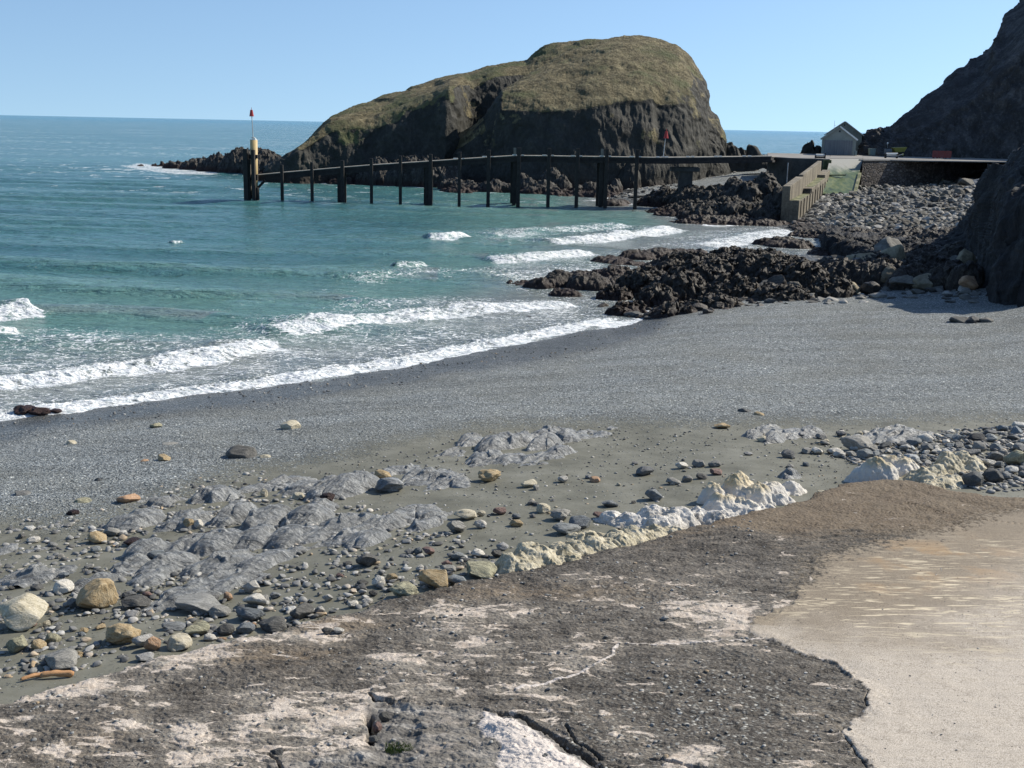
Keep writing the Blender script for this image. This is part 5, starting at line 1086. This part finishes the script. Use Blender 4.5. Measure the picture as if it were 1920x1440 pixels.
def stone(u, v, w, h, mat, label, kd='ang', name='stone', cat='stone', group=None, rz=None, dr=None, sink=.16, on=None, tilt=None, sd=None):
    x, y, z = at_g(u, v) if on is None else on(u, v)
    s = y/F; W_ = w*s; Hh = h*s*1.12; dr = RS.uniform(.7, 1.) if dr is None else dr; NST[0] += 1; assert 4 <= len(label.split()) <= 16 or not print('LABEL', len(label.split()), label)
    me = kind_mesh(kd, NST[0] if sd is None else sd)
    o = bpy.data.objects.new(name, me); COL.objects.link(o); tag(o, label, cat, group)
    rz = RS.choice([0, math.pi])+RS.uniform(-.3, .3) if rz is None else rz
    o.location = (x, y+W_*dr*.45, z+Hh*(.5-sink)); o.scale = (W_, W_*dr, Hh); o.rotation_euler = (RS.uniform(-.06, .06), RS.uniform(-.08, .08) if tilt is None else tilt, rz)
    o.material_slots[0].link = 'OBJECT'; o.material_slots[0].material = M[mat]
    return o
HAND = """171 1145 86 54 s_tan round large rounded tan boulder with ochre lichen casting a black shadow, left of centre|
26 1186 100 54 s_cream slabby banded cream boulder cut off by the left edge of the picture|
222 1212 76 40 s_tan knob knobbly golden boulder at the edge of the brown concrete, lower left|
264 1217 44 25 s_pale ang blue-white stone between the knobbly golden boulder and the split orange stone|
284 1223 34 30 s_orange ang split orange stone with a flat red face|
331 1223 52 27 s_cream round cream rounded stone right of the split orange stone|
27 1227 44 32 s_olive ang square stone with yellow-green lichen near the left edge|
68 1222 32 19 s_tan round small tan stone right of the square lichened stone|
94 1210 32 22 s_olive round olive rounded stone above the small tan stone at lower left|
103 1260 76 30 s_grey slabby long grey boulder with a tan end, above the orange driftwood|
268 1243 38 14 s_pale round flat pale oval stone touching the concrete edge|
236 948 46 19 s_orange ang orange-streaked stone on the sand above the largest outcrop|
150 950 36 12 s_olive round low yellow-green stone left of the orange-streaked stone|
134 970 26 13 s_weed ang spiky clump of black weed on a stone at the left of the sand|
177 1021 41 20 s_tan round tan oval stone left of the largest outcrop|
207 1005 36 14 s_grey round grey stone behind the tan oval stone|
59 1020 27 13 s_pale round pale oval stone at far left, alone on the sand|
494 933 15 18 s_cream ang small upright cream stone beside a dark slate hump|
558 938 25 12 s_cream round small pinkish stone in front of the dark-fronted hump|
612 947 32 22 s_weed knob ball of black weed at the foot of the dark-fronted hump|
352 994 22 22 s_tan knob tan stone wedged on top of the largest outcrop|
370 992 20 18 s_pale ang white stone wedged on top of the largest outcrop|
392 1018 46 20 s_weed knob patch of black weed topping a hump of the largest outcrop|
246 1026 40 14 s_weed knob black weed on the left shoulder of the largest outcrop|
290 1052 36 19 s_blue round blue-grey round stone lying in a dip of the largest outcrop|
62 1133 26 17 s_pale ang white angular stone left of the large tan boulder|
113 1116 42 24 s_pale round pale grey rounded stone just behind the large tan boulder|
89 1082 27 14 s_pale slabby small whitish slab at left, above the pale grey rounded stone|
426 1127 19 17 s_orange round round peach-coloured stone below the largest outcrop|
397 1130 27 15 s_grey ang grey stone left of the round peach stone|
470 1112 34 22 s_pale ang pale peaked stone right of the round peach stone|
476 1139 50 23 s_pale slabby broad pale rock below the pale peaked stone|
367 1153 102 20 s_grey slabby long flat grey rock lying under the peach stone|
409 1159 46 19 s_grey round grey rounded rock at the right end of the long flat rock|
467 1168 62 27 s_blue slabby blue-grey layered rock in the heap below the largest outcrop|
563 1163 50 26 s_dark ang dark blocky rock alone near the concrete edge, casting a shadow|
599 1151 19 14 s_pale round little white stone beside the dark blocky rock|
420 1194 36 23 s_dark round dark rounded rock in the row along the concrete edge|
456 1194 42 21 s_blue slabby blue-grey rock between two dark rocks on the concrete edge|
507 1189 62 22 s_dark slabby long dark rock lying against the concrete edge|
463 1177 13 11 s_orange round left one of two little peach stones on the blue-grey rock|
475 1178 13 11 s_orange round right one of two little peach stones on the blue-grey rock|
392 1204 28 14 s_pale round white oval stone at the concrete edge|
363 1196 54 21 s_olive ang olive and cream angular rock above the white oval stone|
322 1184 48 13 s_grey round flat grey oval rock half buried in sand|
248 1144 58 19 s_dark ang dark low rock right of the large tan boulder|
244 1159 30 12 s_pale slabby white flat stone in front of the dark low rock|
415 1203 17 7 s_orange slabby thin pink flat stone at the concrete edge|
917 905 46 21 s_tan knob ochre rough boulder alone on the open sand|
716 902 36 20 s_tan round tan-orange rounded stone on the slate ledges|
727 925 56 27 s_slate round grey domed rock behind the smooth blue-grey outcrop|
992 916 32 13 s_cream ang tan broken stone right of the ochre rough boulder|
1055 905 20 12 s_pale round small pale stone with a black shadow, on open sand|
1116 905 22 9 s_orange round small peach stone on open sand|
1019 963 29 18 s_cream round cream rounded stone on the sand above the cream ridge|
997 948 18 9 s_grey round small grey stone behind the cream rounded stone|
968 973 19 9 s_blue round small bluish stone near the cream flat block|
968 988 28 13 s_tan round flat ochre oval stone in the middle of the sand|
901 991 25 16 s_pale round white rounded stone left of the flat ochre oval|
936 966 27 14 s_red round red-brown stone at the end of the cream flat block|
872 977 48 18 s_cream slabby cream flat-faced block at the end of the blue-grey outcrop|
902 969 18 11 s_cream ang little cream cube beside the cream flat-faced block|
854 1000 40 21 s_grey ang grey ridged rock below the cream flat-faced block|
1051 978 43 21 s_grey knob rough grey rock above the white ridge|
1088 992 45 21 s_blue slabby blue-grey slab leaning on the white ridge|
1063 1004 60 18 s_blue slabby long dark blue-grey slab at the foot of the white ridge|
1126 976 30 15 s_red ang reddish-brown stone at the tip of the white ridge|
1144 953 33 13 s_blue slabby flat grey stone with a pale top above the white ridge|
685 1065 46 24 s_dark slabby dark flat-topped rock alone on the sand, lower centre|
650 1063 24 8 s_dark slabby small dark slab left of the dark flat-topped rock|
784 1041 19 15 s_blue ang small bluish angular stone|
803 1043 24 15 s_red ang reddish pyramid stone near the concrete edge|
767 1041 21 10 s_grey round grey stone left of the bluish angular stone|
837 1063 22 11 s_red slabby brown flat stone on top of a grey flat stone|
840 1074 34 10 s_grey round grey flat oval stone under the brown one|
787 1071 18 11 s_pale round white round pebble near the tan pyramid boulder|
859 1051 27 14 s_blue round blue-grey round stone left of the cream ridge|
897 1046 28 14 s_pale round pale round stone left of the cream ridge|
931 1047 26 14 s_dark ang dark stone against the cream ridge|
942 1033 25 13 s_pale slabby white slab resting above the dark stone by the cream ridge|
899 1090 66 28 s_olive round mossy yellow-green rounded boulder at the concrete edge|
857 1101 44 19 s_blue round blue-grey boulder between the mossy and the tan boulders|
811 1108 60 40 s_tan ang tan pyramid-shaped boulder at the concrete edge|
757 1127 60 31 s_olive knob yellow-black rough boulder, lowest of those on the concrete edge|
709 1100 28 18 s_pale round white rounded stone left of the tan pyramid boulder|
733 1090 24 14 s_tan round small brown stone behind the white rounded stone|
687 1135 24 13 s_pale round white stone near the concrete edge, right one of a pair|
661 1141 23 13 s_pale round white stone near the concrete edge, left one of a pair|
598 1151 20 15 s_grey ang grey stone behind the dark blocky rock|
1479 859 29 16 s_grey ang grey cube-like stone on the sand at right|
1613 848 62 27 s_grey round big smooth grey boulder with a deep shadow, on the right|
1701 847 29 13 s_pale ang pale angular stone at the left end of the pebble bank|
1741 850 27 18 s_grey ang grey square stone in the pebble bank|
1433 830 26 11 s_cream slabby cream flat stone below the dark slate outcrop|
1279 880 26 12 s_pale ang white stone with a flat top, left of two grey ones|
1311 877 27 13 s_grey round grey flat stone, middle of a row of three|
1341 877 27 12 s_grey round grey low stone, rightmost of a row of three|
1210 893 37 15 s_grey round grey domed stone with pale streaks on open sand|
1265 910 33 12 s_grey round grey oval stone left of the tan-topped white rock|
1290 904 22 12 s_grey round grey round stone just left of the tan-topped white rock|
1317 900 23 11 s_dark round dark round stone behind the tan-topped white rock|
1344 892 25 11 s_red round brownish round stone behind the tan-topped white rock|
1404 855 19 7 s_pale slabby white flat stone on open sand at right|
1355 805 31 10 s_tan slabby brown flat stone at the edge of the shingle|
1398 778 27 11 s_dark ang dark stone in the shingle next to an ochre one|
1425 783 23 10 s_tan round ochre stone in the shingle|
1506 762 18 6 s_grey round small dark grey stone low in the shingle|
1569 853 28 12 s_pale round pale stone left of the big smooth grey boulder|
1829 915 44 30 s_dark ang dark grey cube-shaped rock right of the cream cracked rocks|
1866 908 42 26 s_dark ang dark grey rock with a hollow, right of the cube-shaped one|
1912 876 50 30 s_olive slabby greenish-white flat-topped boulder at the right edge|
1227 940 37 23 s_blue slabby leaning grey slab behind the white broken rock|
1546 928 26 7 s_cream slabby thin tan stone at the corner of the brown concrete|
447 865 62 27 s_dark ang large dark boulder lying on the shingle at left|
495 864 25 11 s_cream round cream stone touching the large dark boulder|
290 805 24 11 s_olive ang yellowish stone high on the shingle at left|
541 811 39 20 s_cream ang pale tan pyramid stone on the shingle|
131 838 21 11 s_cream round small cream stone on the shingle at far left|
269 871 19 9 s_orange round small orange stone on the shingle|
304 870 28 15 s_tan ang tan peaked stone on the shingle|
315 840 38 8 s_grey slabby thin grey slab in the shingle at left|
182 908 18 12 s_dark ang small dark peaked stone where shingle turns to sand|
37 936 34 13 s_grey round grey-brown half-buried stone near the left edge|
101 776 24 8 s_weed round small black weedy rock beside the red-brown one at the water edge|
295 747 15 8 s_dark ang little dark rock at the very edge of the surf|
988 602 20 9 s_weed knob small black rock alone in the white water|
1190 597 42 12 s_dark ang flat dark rock on the wet shore in front of the reef|
1445 571 22 11 s_dark ang small dark triangular rock on the shingle below the reef"""
for ln in HAND.split('|'):
    t = ln.split(); 
    if t[4] == 'skip': continue
    u, v, w, h = map(float, t[:4]); mat = 'slate' if t[4] == 's_slate' else t[4]; lb = ' '.join(t[6:])
    on = None
    nm, ct = ('boulder', 'boulder') if 'boulder' in lb.split()[:4] else ('rock', 'rock') if ' rock' in lb[:22] else ('stone', 'stone')
    if 'weed' in lb and ('patch' in lb or lb.startswith('black weed') or 'ball' in lb or 'clump' in lb): nm, ct = 'seaweed', 'seaweed'
    stone(u, v, w, h, mat, lb, t[5], nm, ct, rz=0 if 'long' in lb or 'split' in lb else None, sink=.12, dr=.75 if 'flat' in lb else None)
for k, (u, v, w, h) in enumerate([(40,782,44,20),(68,781,42,17)]):
    stone(u, v, w, h, 's_weed', ['red-brown weedy boulder at the waterline, far left', 'lower right half of the weedy rock pair at the waterline, far left'][k], 'knob', 'boulder', 'boulder')
for k, (u, v, w, h, lb) in enumerate([(1803,609,36,15,'left dark rock of three on the shingle under the near cliff'),(1828,609,34,16,'middle dark rock of three on the shingle under the near cliff'),(1853,608,30,12,'right dark rock of three on the shingle under the near cliff')]):
    stone(u, v, w, h, 's_dark', lb, 'ang', 'rock', 'rock')
# repeats, scattered over the ground they lie on
TAKEN = []
def inside(poly, u, v): return bool(in_poly(np.array([u]), np.array([v]), poly)[0])
CN = dict(s_grey='grey', s_blue='blue-grey', s_pale='pale', s_dark='dark', s_cream='cream', s_tan='tan', s_red='reddish', b_grey='grey', b_tan='tan-brown', b_dark='black weedy')
KN = dict(ang='angular', round='rounded', slabby='flat', boulder='rough')
def scatter(n, poly, wr, mats, kinds, label, group, name='stone', cat='stone', hr=(.35, .6), mind=.6, sink=.18, big=1.6, dz=0.):
    P = [tuple(map(float, p.split())) for p in poly.split(';')]; us_ = [p[0] for p in P]; vs_ = [p[1] for p in P]; c = 0; tries = 0
    while c < n and tries < n*40:
        tries += 1; u = RS.uniform(min(us_), max(us_)); v = RS.uniform(min(vs_), max(vs_))
        if not inside(P, u, v): continue
        w = wr[0]+(wr[1]-wr[0])*RS.random()**big
        if any(abs(u-a) < (w+b)*.5*mind and abs(v-d) < (w+b)*.22*mind for a, d, b in TAKEN): continue
        TAKEN.append((u, v, w)); c += 1
        mt = RS.choice(mats); kd = RS.choice(kinds); szn = 'large' if w > wr[0]+.55*(wr[1]-wr[0]) else 'small'
        stone(u, v, w, w*RS.uniform(*hr), mt, f'{szn} {CN[mt]} {KN[kd]} {label}', kd, name, cat, group, rz=RS.uniform(0, 6.28), dr=RS.uniform(.65, 1), sink=sink, tilt=RS.uniform(-.2, .2))
greys = ['s_grey']*5+['s_blue']*2+['s_pale']*3+['s_dark']*2+['s_cream']
scatter(75, '0 1105;200 1080;330 1130;520 1100;640 1075;900 1030;915 1075;800 1088;640 1140;500 1190;320 1215;0 1290', (10, 30), greys+['s_tan', 's_red'], ['ang', 'round', 'slabby'], 'stone on the sand along the left concrete edge', 'stones along the left concrete edge')
scatter(22, '0 980;160 950;230 960;200 1090;0 1110', (9, 24), greys, ['ang', 'round', 'slabby'], 'stone on the sand at the far left', 'stones at the far left of the sand')
scatter(28, '560 1040;700 1030;1000 900;1330 850;1600 860;1500 900;1300 920;1180 950;1000 1005;900 1030', (7, 18), greys+['s_cream'], ['round', 'slabby'], 'stone loose on the open sand', 'stones on the open sand')
scatter(85, '1500 850;1640 845;1720 836;1760 815;1930 800;1930 905;1880 905;1850 880;1770 875;1730 880;1600 860', (15, 36), ['s_grey']*5+['s_pale']*4+['s_blue']*3+['s_dark'], ['round', 'slabby', 'ang'], 'stone in the pebble bank at the right edge', 'stones of the pebble bank', mind=.62, big=1.2, hr=(.38, .62))
scatter(12, '1500 820;1600 810;1640 815;1600 830;1530 840', (12, 24), ['s_pale', 's_cream', 's_grey'], ['ang', 'round'], 'stone lined up between two slate outcrops on the right', 'stones between the right slate outcrops')
# boulders
TAKEN.clear()
scatter(36, '1380 560;1560 568;1700 552;1840 540;1840 500;1700 490;1560 520;1420 545', (20, 66), ['b_tan']*3+['b_grey']*3+['b_dark']*2, ['boulder'], 'boulder heaped on the broken reef by the near cliff', 'boulders on the broken reef', 'boulder', 'boulder', hr=(.5, .85), mind=.45, sink=.0)
scatter(26, '1130 575;1300 585;1400 575;1340 590;1200 600;1130 590', (14, 34), ['b_dark'], ['boulder'], 'boulder at the foot of the long jagged reef', 'boulders at the foot of the jagged reef', 'boulder', 'boulder', hr=(.45, .7), mind=.5, sink=.2)
for u, v, w, h, mt, lb, kd in [(1812,530,44,50,'b_tan','tall leaning tan boulder with a smooth slanting face, right end of the reef','ang'),(1818,550,34,26,'s_orange','pale boulder with an orange top at the foot of the near cliff','ang'),
     (1620,520,60,34,'b_tan','large split brown boulder in the middle of the broken reef','boulder'),(1710,548,70,24,'b_grey','long grey flat-topped boulder at the edge of the shingle','slabby'),(1665,570,0,0,'','','')]:
    if w: stone(u, v, w, h, mt, lb, kd, 'boulder', 'boulder', sink=-.12, rz=.2)
scatter(170, '1610 345;1700 340;1830 343;1850 370;1800 405;1700 440;1640 445;1620 400;1570 385;1600 368', (8, 21), ['b_grey']*5+['b_dark', 'b_tan'], ['boulder', 'ang'], 'boulder on the beach below the stone wall', 'boulders below the stone wall', 'boulder', 'boulder', hr=(.45, .8), mind=.5, sink=.15, big=1.5)
for u, v, w, h, lb in [(1651,350,13,12,'pale block standing at the foot of the stone wall'),(1670,349,9,13,'thin leaning white slab at the foot of the stone wall'),(1836,348,26,13,'pale greenish boulder at the right end of the wall foot'),(1815,352,30,18,'big grey boulder near the right end of the wall foot')]:
    stone(u, v, w, h, 's_pale' if 'pale' in lb or 'white' in lb else 'b_grey', lb, 'ang', 'boulder', 'boulder')
# small stones nobody could count
def rubble(name, n, poly, wr, pos=at_g, seed=1, big=2.2, cols='tone', sub=1, hr=(.3, .6), mat='pebbles', dens=None):
    r = np.random.RandomState(seed); P = [tuple(map(float, p.split())) for p in poly.split(';')]; PW = np.array(P)
    W_ = np.array([at_g(u, v)[:2] for u, v in P]); out = []
    pts = []
    while len(pts) < n:
        k = n*3; x = r.uniform(W_[:, 0].min(), W_[:, 0].max(), k); y = r.uniform(W_[:, 1].min(), W_[:, 1].max(), k)
        m = in_poly(x, y, [tuple(p) for p in W_]); 
        if dens is not None: m &= r.rand(k) < dens(x, y)
        pts += list(zip(x[m], y[m]))
    pts = np.array(pts[:n]); z = G(pts[:, 0], pts[:, 1])
    base = [stone_shape(900+i, sub=sub, cuts=9, cd=(.45, .82), amp=.1, soft=.02) for i in range(6)]; Fq = base[0][1]; nv = len(base[0][0])
    s = wr[0]+(wr[1]-wr[0])*r.rand(n)**big
    if name == 'pebbles':
        wx_, wy_, _w = zip(*[at_g(u, v) for u, v in ((138, 1275), (90, 1275), (42, 1280))]); nr_ = np.min([np.hypot(pts[:, 0]-a_, pts[:, 1]-b_) for a_, b_ in zip(wx_, wy_)], 0) < .42; pts[nr_, 1] += .9; z = G(pts[:, 0], pts[:, 1])
    a = r.uniform(0, 6.28, n); asp = r.uniform(.6, 1, n); hh = s*r.uniform(*hr, n); pick = r.randint(0, 6, n)
    B = np.stack([b[0] for b in base])[pick]
    x = B[..., 0]*s[:, None]; y = B[..., 1]*(s*asp)[:, None]; zz = (B[..., 2]+.3)*hh[:, None] + .25*x*r.uniform(-1, 1, n)[:, None]
    V = np.stack([x*np.cos(a)[:, None]-y*np.sin(a)[:, None]+pts[:, :1], x*np.sin(a)[:, None]+y*np.cos(a)[:, None]+pts[:, 1:], zz+z[:, None]], -1).reshape(-1, 3)
    FF = (Fq[None]+(np.arange(n)*nv)[:, None, None]).reshape(-1, 3)
    o = mesh_np(name, V, FF, M[mat], dict(tone=np.repeat(r.rand(n), nv)), smooth=mat == 'pebbles'); tag(o, None, None, None, 'stuff'); return o
def m_peb(name, stops):
    s = SH(name); P = s.pos(); t = s.attr('tone'); n = s.noise(P, 22, 5, .7); c = s.ramp(t, stops)
    return s.done(s.mix(s.mr(n, .35, .7, .1, .55), c, (.08,.078,.07)), .8, s.bump(n, .5, .01), .3)
M['pebbles'] = m_peb('pebble_mix', [(0, (.07,.07,.068)), (.3, (.17,.17,.165)), (.55, (.27,.268,.255)), (.75, (.4,.385,.35)), (.9, (.5,.49,.46)), (.96, (.42,.3,.17)), (1, (.7,.69,.65))])
M['rubble'] = m_peb('rubble_mix', [(0, (.025,.023,.021)), (.35, (.1,.096,.086)), (.7, (.25,.24,.215)), (1, (.5,.48,.44))])
M['weedrub'] = m_peb('weedy_rubble', [(0, (.015,.009,.008)), (.5, (.04,.026,.022)), (.9, (.09,.075,.06)), (1, (.2,.18,.16))])
rubble('pebbles', 5200, '-60 960;200 930;480 880;900 1020;930 1060;760 1120;600 1160;300 1225;0 1310;-60 1330', (.025, .22), seed=3, big=2.6, sub=2, dens=lambda x, y: np.clip(.45+1.6*fbm(x*.9, y*.9, 3., 3), .08, 1))
rubble('pebbles', 4200, '480 880;760 820;1200 790;1960 780;2000 900;1650 895;1400 950;1050 1030;900 1030', (.022, .12), seed=4, big=2.8)
rubble('pebbles', 2600, '1560 850;1700 830;1760 810;1960 792;1990 920;1850 925;1700 890;1600 870', (.05, .24), seed=5, big=1.6)
rubble('pebbles', 6000, '-60 800;300 752;900 664;1200 602;1500 570;1950 600;1980 780;1200 790;900 800;600 850;0 965', (.04, .16), seed=6, big=3.)
rubble('rubble', 13000, '1500 415;1545 368;1600 366;1618 342;1700 338;1840 338;1900 360;1850 420;1760 450;1600 442', (.12, 1.15), seed=7, mat='rubble', big=3.2, sub=2, hr=(.35, .85))
rubble('rubble', 1300, '1360 555;1560 575;1700 562;1850 575;1850 480;1600 470;1450 510', (.2, 1.1), seed=8, mat='rubble', big=2., sub=2)
rubble('weedy_rubble', 1500, '1480 425;1500 412;1620 440;1720 450;1760 480;1650 468;1560 452;1500 436', (.25, 1.1), seed=9, mat='weedrub', sub=2)
rubble('weedy_rubble', 500, '1100 590;1240 596;1400 580;1500 570;1300 560;1150 565', (.12, .6), seed=10, mat='weedrub', sub=2)
rubble('rubble', 900, '1150 372;1200 378;1290 345;1420 318;1380 312;1250 335;1160 362', (.25, 1.3), seed=11, mat='rubble', big=3)
def grit(n, poly, wr, seed):
    r = np.random.RandomState(seed); P = [at_slab(*map(float, p.split()))[:2] for p in poly.split(';')]; Q = np.array(P); pts = []
    while len(pts) < n:
        x = r.uniform(Q[:, 0].min(), Q[:, 0].max(), n*2); y = r.uniform(Q[:, 1].min(), Q[:, 1].max(), n*2); m = in_poly(x, y, P)&(r.rand(n*2) < np.clip(.3+1.6*fbm(x*.8, y*.8, 9., 3), .04, 1)); pts += list(zip(x[m], y[m]))
    pts = np.array(pts[:n]); dg = bpy.context.evaluated_depsgraph_get(); dg.update(); sl = slab.evaluated_get(dg); z = np.array([(lambda h: h[1].z if h[0] else -9)(sl.ray_cast((x, y, 9), (0, 0, -1))) for x, y in pts]); ok = z > 0; pts = pts[ok]; z = z[ok]; n = len(pts)
    base = [stone_shape(950+i, sub=2, cuts=9, cd=(.45, .82), amp=.1, soft=.02) for i in range(5)]; Fq = base[0][1]; nv = len(base[0][0])
    s = wr[0]+(wr[1]-wr[0])*r.rand(n)**3.; a = r.uniform(0, 6.28, n); hh = s*r.uniform(.3, .6, n); B = np.stack([b[0] for b in base])[r.randint(0, 5, n)]
    x = B[..., 0]*s[:, None]; y = B[..., 1]*(s*.8)[:, None]; zz = (B[..., 2]+.3)*hh[:, None]
    V = np.stack([x*np.cos(a)[:, None]-y*np.sin(a)[:, None]+pts[:, :1], x*np.sin(a)[:, None]+y*np.cos(a)[:, None]+pts[:, 1:], zz+z[:, None]], -1).reshape(-1, 3)
    o = mesh_np('grit', V, (Fq[None]+(np.arange(n)*nv)[:, None, None]).reshape(-1, 3), M['pebbles'], dict(tone=np.repeat(r.rand(n), nv))); tag(o, None, None, None, 'stuff')
grit(1300, '0 1320;900 1085;1400 965;1450 1050;1380 1180;1600 1300;1600 1438;0 1438', (.014, .09), 21)
grit(260, '1500 1080;1900 1000;1919 1438;1650 1438;1600 1300;1450 1180', (.01, .04), 22)
# ---------------------------------------------------------------- driftwood, tuft of grass
def drift(u0, v0, u1, v1, r0, r1, label):
    a = at_g(u0, v0); b = at_g(u1, v1); A3 = Vector((a[0], a[1], a[2]+r0*1.3)); B3 = Vector((b[0], b[1], b[2]+r1*1.5)); n = 14; k = 9; V = []; Fc = []
    d = (B3-A3).normalized(); e1 = d.orthogonal().normalized(); e2 = d.cross(e1)
    for i in range(n):
        t = i/(n-1); c = A3.lerp(B3, t)+Vector((0,0,.012*math.sin(t*5))); r = (r0+(r1-r0)*t)*(1 if 0 < i < n-1 else .55)
        for j in range(k): th = 2*math.pi*j/k; q = r*(1+.25*math.sin(3*th+t*4)+.1*math.sin(17*t+j)); V.append(c+e1*math.cos(th)*q+e2*math.sin(th)*q*.7)
    for i in range(n-1):
        for j in range(k): Fc.append((i*k+j, i*k+(j+1) % k, (i+1)*k+(j+1) % k, (i+1)*k+j))
    Fc.append(tuple(range(k))[::-1]); Fc.append(tuple((n-1)*k+j for j in range(k)))
    tag(pydata('driftwood', V, Fc, M['wood'], None, True), label, 'driftwood')
drift(76, 1273, 139, 1269, .045, .055, 'orange piece of driftwood, the straighter right-hand one, at the lower left sand')
drift(38, 1279, 96, 1266, .03, .045, 'thin orange piece of driftwood, the left-hand one, at the lower left sand')
r = random.Random(3)
def tuft(u, v, n, rad, hgt, label):
    x, y, z = at_slab(u, v); z -= .1; V = []; Fc = []
    for i in range(n):
        a = r.uniform(0, 6.28); q = rad*r.random()**.5; px, py = x+q*math.cos(a)*1.6, y+q*math.sin(a); h = hgt*r.uniform(.5, 1); l = r.uniform(0, 6.28); dx, dy = math.cos(l)*h*.7, math.sin(l)*h*.7; w = .006
        b = len(V); V += [(px-w, py, z), (px+w, py, z), (px+dx*.4+w*.7, py+dy*.4, z+h*.7), (px+dx*.4-w*.7, py+dy*.4, z+h*.7), (px+dx, py+dy, z+h)]; Fc += [(b, b+1, b+2, b+3), (b+3, b+2, b+4)]
    tag(pydata('grass_tuft', V, Fc, M['grassb']), label, 'grass tuft')
tuft(747, 1396, 260, .13, .1, 'small green tuft growing in the crack at the bottom of the picture')
tuft(480, 1408, 160, .14, .07, 'thin dried green tuft beside the broken rock at the bottom left')
for k, (u, v, w, h, lb) in enumerate([(720,1345,22,26,'dark angular stone wedged upright in the hole of the concrete'),(706,1362,20,20,'brown angular stone jammed in the hole below the upright one'),(700,1383,24,14,'flat dark stone at the bottom of the hole in the concrete'),(518,1412,34,20,'loose dark block broken from the concrete at the bottom')]):
    stone(u, v+4, w, h, ['s_dark','s_red','s_dark','s_dark'][k], lb, 'ang', on=lambda a, b: (lambda p: (p[0], p[1], p[2]-.07))(at_slab(a, b)))
for k, (u, v, w, h, mt, lb) in enumerate([(612,1190,22,12,'s_dark','dark stone with a pale one beside it on the concrete'),(634,1188,24,9,'s_pale','white flat stone next to the dark one on the concrete'),(1122,1063,16,7,'s_dark','small dark stone on the brown concrete below the cream ridge'),(1247,1165,16,8,'s_pale','little white stone alone on the rough concrete in the centre')]):
    stone(u, v, w, h, mt, lb, 'slabby', on=at_slab, sink=.1)
